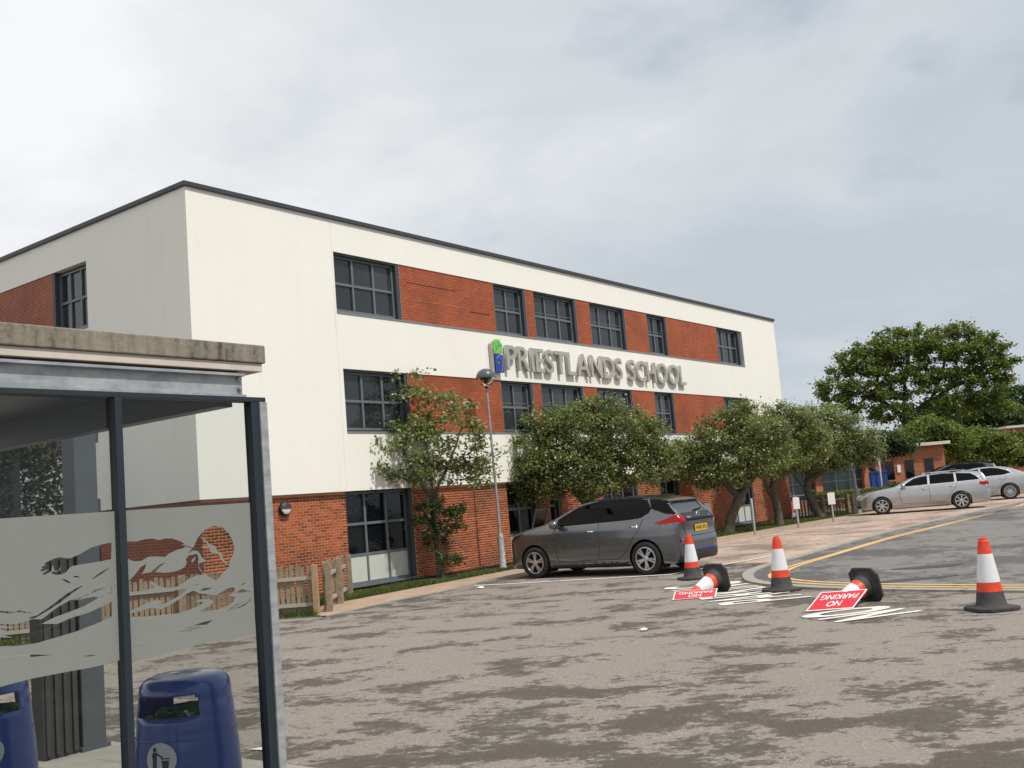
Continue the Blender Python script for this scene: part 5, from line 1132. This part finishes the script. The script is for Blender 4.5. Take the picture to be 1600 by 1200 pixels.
# ================================================================ TREES
def leaves(name,P,size,m,parent=None,flat=.6,kind=None,aspect=.62):
    """one small folded-free quad per point, random tilt, biased to face upwards"""
    n=len(P); s=size*rng.uniform(.6,1.25,n)[:,None]
    nn=rng.normal(0,1,(n,3)); nn[:,2]=np.abs(nn[:,2])+flat; nn/=np.linalg.norm(nn,axis=1,keepdims=True)
    t=rng.normal(0,1,(n,3)); a=np.cross(nn,t); a/=np.linalg.norm(a,axis=1,keepdims=True)+1e-9; b=np.cross(nn,a)
    v=np.stack([P-a*s*.5,P-b*s*aspect*.5-a*s*.03,P+a*s*.5+nn*s*.06,P+b*s*aspect*.5-a*s*.03],1).reshape(-1,3)
    return npmesh(name,v,np.arange(4*n).reshape(-1,4),m,parent)
def blobpts(blobs,n,bias=.55,r_=None):
    vol=np.array([b[3]*b[4]*b[5] for b in blobs])**.85; ch=rng.choice(len(blobs),n,p=vol/vol.sum()); B_=np.array(blobs)[ch]
    d=rng.normal(0,1,(n,3)); d/=np.linalg.norm(d,axis=1,keepdims=True); r=rng.random(n)**(1/3); r=r*(1-bias)+bias*(.72+.28*rng.random(n))
    return B_[:,:3]+d*r[:,None]*B_[:,3:6]
def tree(name,label,base,trunks,blobs,ntip,nleaf,lsize,spread,lm,bark,r0,group=None,step=.35,keepout=None,topbias=0,cat='tree',extra=None):
    """trunks: list of point lists relative to base. blobs relative to base"""
    T=thing(name,label,cat,base,0,group)
    nodes=[];par=[];
    for tr in trunks:
        prev=-1; pts=[Vector(p) for p in tr]
        if nodes: prev=int(np.argmin([(Vector(n_)-pts[0]).length for n_ in nodes])); pts=pts[1:] if (Vector(nodes[prev])-pts[0]).length<.01 else pts
        last=Vector(nodes[prev]) if prev>=0 else None
        for p in pts:
            if last is not None:
                k=max(1,int((p-last).length/(step*.8)))
                for i in range(1,k+1):
                    q=last.lerp(p,i/k)+Vector((random.gauss(0,1),random.gauss(0,1),0))*step*.05; nodes.append(tuple(q)); par.append(prev); prev=len(nodes)-1
            else: nodes.append(tuple(p)); par.append(-1); prev=len(nodes)-1
            last=p
    trunkN=len(nodes); tips=blobpts(blobs,ntip)
    if extra is not None: tips=np.concatenate([tips,np.array(extra)])
    root=np.array(nodes[trunkN-1]); order=np.argsort(np.linalg.norm(tips-root,axis=1)); tipidx=[]
    lens=[0.0]*trunkN
    NA=np.zeros((trunkN+len(tips)*14,3)); NA[:trunkN]=nodes; LN=np.zeros(len(NA)); cnt=trunkN
    minz=min(b[2]-b[5] for b in blobs)-.3
    low=np.array([n_[2]<minz for n_ in nodes]+[False]*(len(NA)-trunkN)); 
    for ti in order:
        tp_=tips[ti]; d=np.linalg.norm(NA[:cnt]-tp_,axis=1); cost=d+LN[:cnt]*.22+low[:cnt]*5+np.maximum(0,NA[:cnt,2]-tp_[2])*.25
        j=int(np.argmin(cost)); dist=d[j]; k=max(1,min(13,int(dist/step))); prev=j; A0=NA[j].copy()
        for i in range(1,k+1):
            t=i/k; q=A0*(1-t)+tp_*t+np.array([0,0,.10*dist*math.sin(math.pi*t)])+rng.normal(0,1,3)*step*.10*(i<k)
            NA[cnt]=q; LN[cnt]=LN[prev]+dist/k; par.append(prev); prev=cnt; cnt+=1
        tipidx.append(prev)
    n=cnt; w=np.zeros(n); 
    for t_ in tipidx: w[t_]+=1
    for i in range(n-1,-1,-1):
        if par[i]>=0: w[par[i]]+=w[i]
    rad=np.maximum(r0*(np.maximum(w,.3)/max(w[0],1))**.52,min(.006,lsize*.08)); 
    z0=NA[:n,2]; flare=np.exp(-np.maximum(z0,0)/.18)*.35; rad=rad*(1+flare*(np.arange(n)<trunkN))
    P=NA[:n]; par=np.array(par); c_=np.where(par>=0)[0]; a=P[par[c_]]; b=P[c_]; ra=np.minimum(rad[par[c_]],rad[c_]*1.35+.002); rb=rad[c_]
    def tubes(sel,nm,k,pr):
        A,B_,RA,RB=a[sel],b[sel],ra[sel],rb[sel]
        if not len(A): return None
        d=B_-A; d/=np.linalg.norm(d,axis=1,keepdims=True)+1e-9; u=np.where(np.abs(d[:,2:3])<.9,np.array([[0,0,1.]]),np.array([[1.,0,0]])); x=np.cross(d,u); x/=np.linalg.norm(x,axis=1,keepdims=True)+1e-9; y=np.cross(d,x)
        an=np.arange(k)*2*math.pi/k; off=np.cos(an)[None,:,None]*x[:,None]+np.sin(an)[None,:,None]*y[:,None]
        V=np.concatenate([A[:,None]+off*RA[:,None,None],(B_+d*0.25*RB[:,None])[:,None]+off*RB[:,None,None]],1).reshape(-1,3)
        i=np.arange(k); q=np.stack([i,(i+1)%k,(i+1)%k+k,i+k],1); Fc=(q[None]+(np.arange(len(A))*2*k)[:,None,None]).reshape(-1,4)
        return npmesh(nm,V,Fc,bark,pr,smooth=True)
    tk=c_<trunkN
    tubes(tk,'trunk',10,T); tubes((~tk),'branches',4 if r0<.2 else 5,T)
    # leaves round the tips and along the outer twigs
    lead=np.array(tipidx); sub=c_[(~tk)&(w[c_]<=3)]; src=np.concatenate([lead,lead,sub]); 
    ci=rng.choice(src,nleaf); L_=P[ci]+rng.normal(0,1,(nleaf,3))*np.array([1,1,.7])*spread*rng.uniform(.35,1.1,(nleaf,1))
    if keepout is not None: L_=L_[keepout(L_)]
    leaves('foliage',L_,lsize,lm,T)
    return T
# 1: thin young tree next to the lamp post
tree('young_tree','young thin tree with loose crown left of the lamp post, shoots at its foot',(-2.09,24.45,0),
 [[(0,0,0),(.0,0,.5),(-.03,0,1.2),(-.05,0,1.9),(-.02,0,2.6),(-.1,0,3.4),(-.25,0,4.3)],[(-.05,0,1.9),(-.5,.1,2.7),(-.8,0,3.6)],[(-.05,0,1.9),(.45,0,2.8),(.8,.1,3.6)]],
 [(-.55,0,3.1,1.25,1.1,.8),(.3,0,3.3,1.15,1.0,.75),(-.35,0,4.0,.85,.8,.75),(.45,0,4.0,.75,.7,.5),(-1.25,0,2.5,.8,.6,.4),(-1.85,0,3.0,.65,.6,.45),(-1.8,0,2.6,.7,.6,.4),(-1.9,0,2.85,.7,.5,.45),(-1.2,0,3.3,.7,.5,.45),(.85,.1,2.45,.7,.6,.4),(1.1,0,2.9,.6,.5,.5),(1.15,0,2.5,.5,.5,.4),(0,0,2.5,1.3,.9,.35)],
 300,9800,.105,.15,'leaf_whitebeam','bark',.062,step=.22,group='pollarded trees along the school front',
 extra=[(-.18,0,5.05),(-.22,0,4.9),(-.75,0,4.9),(-.78,.1,5.05),(-1.55,0,3.4),(-1.75,0,3.25),(1.2,0,2.5)])
tree('shrub','leafy suckering shrub round the stem of the young thin tree',(-1.98,24.25,0),[[(0,0,0),(-.02,0,.6)],[(0,0,0),(-.14,0,.35)],[(0,0,0),(.15,0,.5)]],
 [(-.05,0,.95,.42,.4,.35),(.0,0,1.5,.32,.3,.3),(.25,0,1.35,.4,.3,.3),(-.1,0,1.85,.22,.2,.25),(.2,0,.45,.3,.2,.12),(-.35,0,1.55,.3,.3,.3),(.5,0,1.6,.2,.2,.2)],70,2900,.085,.10,'leaf_dark','bark',.03,step=.15,cat='shrub')
G='pollarded trees along the school front'
b2=F(11.75,1.3)
def R3(blobs,c): return [(x-c[0],y,z,a,b,d) for x,y,z,a,b,d in blobs]
tree('round_tree','broad dense tree directly behind the dark hatchback',(b2.x,b2.y,0),
 [[(0,0,0),(.0,0,.8),(-.02,0,1.5)],[(-.02,0,1.5),(-.6,0,2.2),(-.9,0,2.9)],[(-.02,0,1.5),(.5,.1,2.3),(.7,0,3.1)],[(-.02,0,1.5),(1.3,0,2.1)]],
 R3([(-1.15,0,3.0,1.0,1.0,1.0),(0.0,0,3.45,1.2,1.1,.95),(1.2,0,3.2,1.0,1.0,1.0),(-.3,0,2.5,1.5,1.2,.75),(1.6,0,2.5,.9,.9,.8),(-1.35,0,2.2,.9,.8,.6),(0,-.3,2.0,1.5,.8,.4),(2.1,0,2.4,.6,.6,.6),(-1.9,0,2.6,.6,.6,.7),(.5,0,4.0,.8,.8,.4),(-1.0,0,3.9,.6,.6,.35),(1.9,0,3.2,.55,.6,.5)],(0,)),
 780,56000,.09,.17,'leaf_whitebeam','bark',.13,G,step=.25)
tree('round_tree','leaning tree whose trunk bends right, just right of the dark hatchback',(6.93,35.04,0),
 [[(0,0,0),(.12,0,.5),(.5,0,1.2),(.9,0,1.7),(1.2,0,2.3)],[(.5,0,1.2),(.1,0,1.7),(-.3,0,2.2)],[(.9,0,1.7),(1.6,.2,2.3)]],
 [(.1,0,3.3,1.05,1.0,.9),(1.2,0,3.5,1.0,1.0,.85),(-.9,0,2.9,.75,.8,.6),(.5,0,2.5,1.4,1.1,.7),(-.6,0,2.1,.8,.8,.5),(1.8,0,3.0,.8,.8,.9),(.7,0,4.05,.7,.7,.4),(-.35,0,1.75,.45,.5,.3),(-1.3,0,2.6,.6,.7,.6),(.2,-.2,1.95,1.0,.8,.35),(1.5,-.2,2.2,.9,.8,.4)],
 640,36000,.095,.17,'leaf_whitebeam','bark',.16,G,step=.28)
tree('round_tree','upright twin-stemmed tree, second from the right of the pollarded row',(9.31,37.55,0),
 [[(0,0,0),(-.02,0,.8),(-.1,0,1.4)],[(-.02,0,.8),(-.38,0,1.6),(-.4,0,2.2)],[(-.1,0,1.4),(.15,0,2.2)]],
 [(.0,0,3.2,.95,1.0,.95),(.9,0,3.4,.95,1.0,.95),(-.6,0,2.6,.7,.8,.6),(.5,0,2.4,1.0,.9,.6),(.6,0,4.1,.7,.7,.4),(1.5,0,3.0,.7,.8,.8)],
 520,28000,.098,.18,'leaf_whitebeam','bark',.14,G,step=.3)
tree('round_tree','bent tree with a forked trunk, rightmost of the pollarded row',(12.1,41.83,0),
 [[(0,0,0),(-.2,0,.4),(-.42,0,1.0),(-.4,0,1.5)],[(-.42,0,1.0),(-.9,0,1.8),(-1.0,0,2.3)],[(-.4,0,1.5),(-.3,0,2.3)],[(-.4,0,1.5),(.5,0,2.0)]],
 [(-.3,0,3.3,1.2,1.1,1.0),(.9,0,3.2,1.2,1.1,1.0),(1.9,0,2.9,.95,1.0,.8),(.3,0,2.5,1.7,1.2,.75),(-1.0,0,2.6,.8,.8,.7),(.4,0,4.1,1.1,.9,.5),(2.2,0,2.3,.6,.7,.4),(1.3,0,3.9,.8,.8,.4)],
 700,37000,.105,.2,'leaf_whitebeam','bark',.15,G,step=.32)
# oak
rq=random.Random(5); OAKB=[(-6.3,0,8.3,1.1,1.4,.55),(-5.2,0,9.3,1.2,1.4,.5),(-6.0,0,6.9,1.2,1.4,.5),(-4.4,.5,10.3,1.2,1.6,.5),(-2.9,0,10.9,1.3,1.6,.5),(-3.4,-.6,9.2,1.3,1.6,.55),(-4.6,-.6,8.0,1.3,1.6,.45),(-1.2,0,11.7,1.2,1.5,.5),(.3,.4,11.9,1.2,1.5,.5),(-1.4,-.8,10.3,1.3,1.6,.5),(.6,-.6,10.6,1.3,1.6,.5),(2.3,0,11.4,1.2,1.5,.5),(3.9,0,11.6,1.2,1.5,.5),(2.9,-.8,10.3,1.3,1.6,.5),(5.2,0,10.7,1.3,1.5,.6),(6.6,0,10.0,1.0,1.3,.7),(7.0,0,8.7,.9,1.2,.5),(5.4,-.5,9.2,1.3,1.6,.5),(4.0,.5,8.4,1.1,1.4,.4),(6.3,0,7.6,.9,1.1,.35),(-1.6,-.8,8.6,1.3,1.6,.45),(.3,-.8,8.9,1.2,1.6,.45),(1.9,-.6,8.4,1.0,1.4,.4),(-3.0,-.5,7.2,1.2,1.4,.4),(-1.0,-.5,7.1,1.1,1.4,.35),(.7,-.4,7.3,.9,1.3,.35),(-4.3,0,6.3,1.0,1.2,.35),(-2.9,0,5.5,1.0,1.2,.35),(2.9,-.4,6.9,.8,1.1,.3),(4.6,0,6.2,1.3,1.4,.5),(6.0,0,5.6,1.2,1.4,.5),(3.3,0,5.3,1.1,1.2,.4),(-3.5,0,9.6,2.0,1.8,.9),(-1,0,10.2,2.2,1.8,1.0),(1.8,0,10.2,2.2,1.8,1.0),(4.3,0,9.8,2.0,1.8,.9),(0.2,0,8.3,2.2,1.8,.7),(-3.2,0,7.6,1.6,1.6,.6),(3.4,0,7.8,1.7,1.6,.5),(-.5,0,6.3,1.4,1.4,.4),(-5.3,0,5.6,.7,.8,.3),(-5.8,0,7.8,1.4,1.5,.9),(-2.2,-.5,5.9,1.6,1.3,.7),(1.5,-.5,6.2,1.5,1.3,.6),(6.0,0,8.2,1.4,1.4,.9),(5.0,0,6.8,1.5,1.4,.7)]
tree('oak_tree','large spreading oak with gaps of sky in its crown, beyond the car park',(29.8,75.0,0),
 [[(0,0,0),(-.1,0,2.2),(-.7,0,4.2),(-1.2,0,5.4)],[(-1.2,0,5.4),(-3.2,0,7.3),(-4.6,.5,8.6)],[(-1.2,0,5.4),(.8,0,6.3),(2.6,0,7.4),(4.2,0,8.9)],[(-1.2,0,5.4),(-.8,.3,7.4),(-.4,0,9.4)],[(.8,0,6.3),(1.9,-.5,8.3),(2.4,0,9.9)],[(-3.2,0,7.3),(-2.4,0,9.3)],[(2.6,0,7.4),(5.3,0,8.2)]],
 OAKB,
 900,50000,.24,.28,'leaf_oak','bark_dark',.33,step=.8)
tree('small_tree','dark round tree in front of the oak, above the silver estate car',(25.0,63.0,0),[[(0,0,0),(.1,0,1.5),(0,0,2.2)],[(0,0,2.2),(-1.2,0,3.0)],[(0,0,2.2),(1.3,0,3.2)]],
 [(-1.0,0,3.2,1.5,1.8,1.0),(.6,0,3.7,1.6,1.8,1.0),(1.9,0,3.1,1.3,1.5,.9),(-2.3,0,2.3,1.1,1.3,.7),(0,0,2.4,2.0,1.6,.6)],380,24000,.2,.28,'leaf_oak','bark_dark',.2,step=.5)
tree('small_tree','dark round tree right of the oak trunk, above the silver saloon car',(28.9,66.0,0),[[(0,0,0),(.1,0,1.5),(0,0,2.2)],[(0,0,2.2),(-1.2,0,3.0)],[(0,0,2.2),(1.3,0,3.2)]],
 [(-1.0,0,3.0,1.5,1.8,.9),(.9,0,3.0,1.5,1.8,.9),(2.1,0,2.5,1.2,1.5,.8),(-2.3,0,2.5,1.1,1.3,.7),(0,0,2.2,1.6,1.6,.5)],380,24000,.2,.28,'leaf_oak','bark_dark',.2,step=.5)
tree('leaning_tree','small tree with a leaning bare trunk before the low brick building',(20.3,55.0,0),[[(0,0,0),(-.6,0,1.0),(-1.6,0,2.0),(-2.0,0,2.6)],[(-1.6,0,2.0),(-.6,0,2.8)]],
 [(-2.0,0,3.0,1.2,1.2,.7),(-.8,0,3.1,1.2,1.2,.7),(.2,0,2.9,1.0,1.0,.5)],200,11000,.17,.22,'leaf_dark','bark_dark',.12,step=.4)
GF='tall trees closing the view at the right'
tree('background_tree','dark tall tree behind the oak at the right',(43.5,100,0),[[(0,0,0),(0,0,4)]],[(0,0,6.6,4.5,3,1.8),(-3,0,5.0,3.5,3,1.6),(3.5,0,5.6,3.5,3,2.2)],420,22000,.38,.5,'leaf_dark','bark_dark',.4,GF,step=1.2)
tree('background_tree','dark tree at the far right edge beyond the saloon car',(51.5,104,0),[[(0,0,0),(0,0,4)]],[(0,0,7.2,4.0,3,2.0),(-3,0,5.6,3.2,3,1.8),(3.5,0,6.2,4,3,2.2),(0,0,3.6,6,3,1.6)],460,24000,.38,.5,'leaf_dark','bark_dark',.4,GF,step=1.2)
tree('background_tree','yellow-green bushy tree low at the right behind the saloon car',(33.6,72,0),[[(0,0,0),(0,0,1.5)]],[(0,0,2.3,1.6,1.5,1.1),(2.2,0,2.4,1.5,1.5,1.3),(4.4,0,2.6,1.5,1.5,1.3)],330,16000,.24,.3,'leaf_yellowgreen','bark_dark',.15,step=.6)
tree('background_tree','small dark tree showing above the rightmost pollarded tree',(18.0,66,0),[[(0,0,0),(0,0,2)]],[(0.4,0,4.4,1.0,1.2,.9),(1.2,0,3.6,1.7,1.2,.7),(-.6,0,3.6,1.5,1.2,.7)],200,9000,.2,.28,'leaf_dark','bark_dark',.15,step=.5)
# far wood closing the horizon
def mass(name,label,x0,x1,y0,y1,h,n,sz,m,cat='wood'):
    P=np.stack([rng.uniform(x0,x1,n),rng.uniform(y0,y1,n),np.zeros(n)],1); hh=h*(.65+.35*np.sin(P[:,0]*.21)*np.sin(P[:,0]*.083+1)+.12*np.sin(P[:,0]*.9)); P[:,2]=hh*rng.random(n)**.55
    o=leaves(name,P,sz,m); o['kind']='stuff'; tag(o,label,cat); return o
mass('distant_wood','dark line of distant woodland along the horizon behind the brick buildings',5,140,150,165,6.5,26000,.95,'leaf_dark')
# hedge added behind the left shelter glass, standing in for dark tree reflections
HP=[]
n=80000; x=rng.uniform(0,.80,n); y=rng.uniform(-.9,.9,n); z=rng.random(n)**.8
hp=np.stack([-15.2+x*8.0+y*.3, 17.6+x*2.6-3.2*(1-x)+y, .15+z*(3.8+.35*np.sin(x*21)+.25*np.sin(x*47))],1)
# keep the shell only
shell=(np.abs(y)>.45)|(z>.8)|(x>.76)|(rng.random(n)<.18)
ho=leaves('hedge',hp[shell],.12,'leaf_hedge'); tag(ho,'tall dark evergreen hedge added behind the left shelter pane in place of tree reflections','hedge'); ho['kind']='stuff'
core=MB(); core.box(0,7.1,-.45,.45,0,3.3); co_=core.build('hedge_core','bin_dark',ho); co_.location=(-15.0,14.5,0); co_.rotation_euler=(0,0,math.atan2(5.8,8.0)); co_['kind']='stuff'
# ================================================================ BUILDINGS AT THE RIGHT
def boxpart(nm,m,T,*a,bev=0): return MB().box(*a).build(nm,m,T,bevel=bev)
GH=thing('glazed_canopy','grey glazed lean-to with pale frame just beyond the end of the school','building',(12.6,50.0,0),R(18))
boxpart('rear_glazing','greenhouse_glass',GH,0,5.6,.9,1.0,0,2.35)
boxpart('roof_edge','steel_white',GH,-.1,5.7,-.1,1.1,2.36,2.46); boxpart('base_wall','brick_far',GH,0,5.6,.75,.89,0,.55)
for k in range(9):
    boxpart('mullion','steel_white',GH,k*.2,k*.2+.03,.7,.74,.02,2.35) if k<5 else None
for k in range(6): boxpart('mullion','steel_white',GH,1.2+k*.85,1.24+k*.85,.7,.74,.02,2.35)
for z in (.8,1.35,1.9): boxpart('transom','steel_white',GH,0,5.6,.70,.73,z,z+.03)
boxpart('brick_pier','brick_far',GH,2.45,2.85,.55,.74,0,1.9); boxpart('brick_pier','brick_far',GH,5.3,5.6,.5,.69,0,2.35)
LB=thing('low_brick_building','low orange brick building with small arched windows and a grey glazed bay','building',(17.6,61,0),R(-4))
boxpart('wall','brick_far',LB,0,7.6,0,6,0,3.0); boxpart('roof','roof_tile',LB,-.3,7.9,-.3,6.3,3.001,3.12); boxpart('fascia','soffit_white',LB,-.32,7.92,-.36,-.302,2.95,3.13)
gb=boxpart('glazed_bay','window_glass_low',LB,.25,2.75,-.06,-.003,1.0,2.45)
for k in range(4): boxpart('glazing_bar','steel_white',gb,.25+k*.8,.31+k*.8,-.10,-.061,1.0,2.45)
for z in (1.45,1.95,2.4): boxpart('glazing_bar','steel_white',gb,.25,2.75,-.098,-.063,z,z+.05)
for k in range(3):
    wn=boxpart('window','window_glass_low',LB,4.1+k*1.15,4.6+k*1.15,-.05,-.003,1.1,2.2); boxpart('lintel','brick_far',wn,4.05+k*1.15,4.65+k*1.15,-.08,-.002,2.205,2.3); boxpart('sill','brick_far',wn,4.05+k*1.15,4.65+k*1.15,-.10,-.002,1.0,1.095)
boxpart('notice','sign_white',LB,4.78,4.98,-.06,-.003,1.5,1.95); boxpart('downpipe','frame_dark',LB,3.4,3.48,-.1,-.003,0,2.9); boxpart('downpipe','frame_dark',LB,3.95,4.0,-.1,-.003,0,2.9)
TB=thing('gabled_brick_building','taller brick building with sloping roof partly hidden behind the oak','building',(24.6,78,0),R(-8))
boxpart('wall','brick_far',TB,0,13,0,8,0,2.9)
MB().add([(-.4,-.5,2.9),(13.4,-.5,2.9),(13.4,4,3.5),(-.4,4,3.5),(-.4,8.5,2.9),(13.4,8.5,2.9)],[(0,1,2,3),(3,2,5,4)]).build('roof','roof_tile',TB)
for k in range(6):
    wn=boxpart('window','window_glass_low',TB,.8+k*2.0,1.7+k*2.0,-.05,-.003,1.0,2.3); boxpart('frame','steel_white',wn,1.22+k*2.0,1.28+k*2.0,-.08,-.051,1.0,2.3)
PRB=thing('brick_porch','narrow tall brick porch with a blue panel left of the oak trunk','building',(23.3,64,0),R(-4))
boxpart('wall','brick_far',PRB,0,1.1,0,2,0,3.9); boxpart('glazed_door','window_glass_low',PRB,1.102,1.9,.3,.36,0,3.5); boxpart('blue_panel','container_blue',PRB,1.92,2.4,.1,.3,0,3.6); boxpart('frame','steel_white',PRB,1.88,1.918,.1,.3,0,3.6)
HB=thing('house_roof','pale edged flat roof building at the far right among the trees','building',(42.5,88,0),R(-6))
boxpart('wall','brick_far',HB,0,9,0,5,0,4.4); boxpart('roof_edge','soffit_white',HB,-.3,9.3,-.3,5.3,4.4,4.6)
SK=thing('blue_container','bright blue steel container beyond the picket fence','container',(16.15,53,0),R(-6))
bb=boxpart('body','container_blue',SK,0,2.75,0,1.6,.1,1.62,bev=.03)
for k in range(9): boxpart('corrugation','container_blue',SK,.12+k*.3,.2+k*.3,-.035,-.001,.15,1.55)
boxpart('top_rail','container_blue',SK,-.03,2.78,-.05,-.002,1.63,1.7); boxpart('notice','sign_white',SK,1.0,1.1,-.06,-.037,1.2,1.4)
LH=leaves('low_hedge',np.stack([rng.uniform(13.2,17.0,6000),rng.uniform(47.2,48.0,6000),.1+.85*rng.random(6000)**.6],1),.10,'leaf_yellowgreen'); LH['kind']='stuff'; tag(LH,'clipped yellow-green hedge behind the brown picket fence','hedge')
LH2=leaves('low_hedge',np.stack([rng.uniform(17.6,24,7000),rng.uniform(49.2,50.2,7000),.1+.95*rng.random(7000)**.6],1),.12,'leaf_dark'); LH2['kind']='stuff'; tag(LH2,'dark shrubby hedge behind the bonnet of the silver estate car','hedge')
BN=thing('black_bin','black bin on legs behind the brown picket fence','litter bin',(12.75,45.2,0)); q=MB(); q.lathe([(.17,.45),(.2,.5),(.2,.95),(.22,.97),(.22,1.06),(.1,1.12),(.001,1.13)],20); q.build('drum','black_plastic',BN,auto=40); boxpart('leg','black_plastic',BN,-.12,-.08,-.03,.03,0,.45); boxpart('leg','black_plastic',BN,.08,.12,-.03,.03,0,.45)
for (x_,y_,h_,lab) in ((32.6,80,4.0,'pale thin lamp column before the trees right of the oak'),):
    T=thing('lamp_column',lab,'lamp post',(x_,y_,0)); MB().lathe([(.09,0),(.08,1.0),(.06,1.05),(.05,h_),(.001,h_+.02)],10).build('pole','post_galv',T,smooth=True)
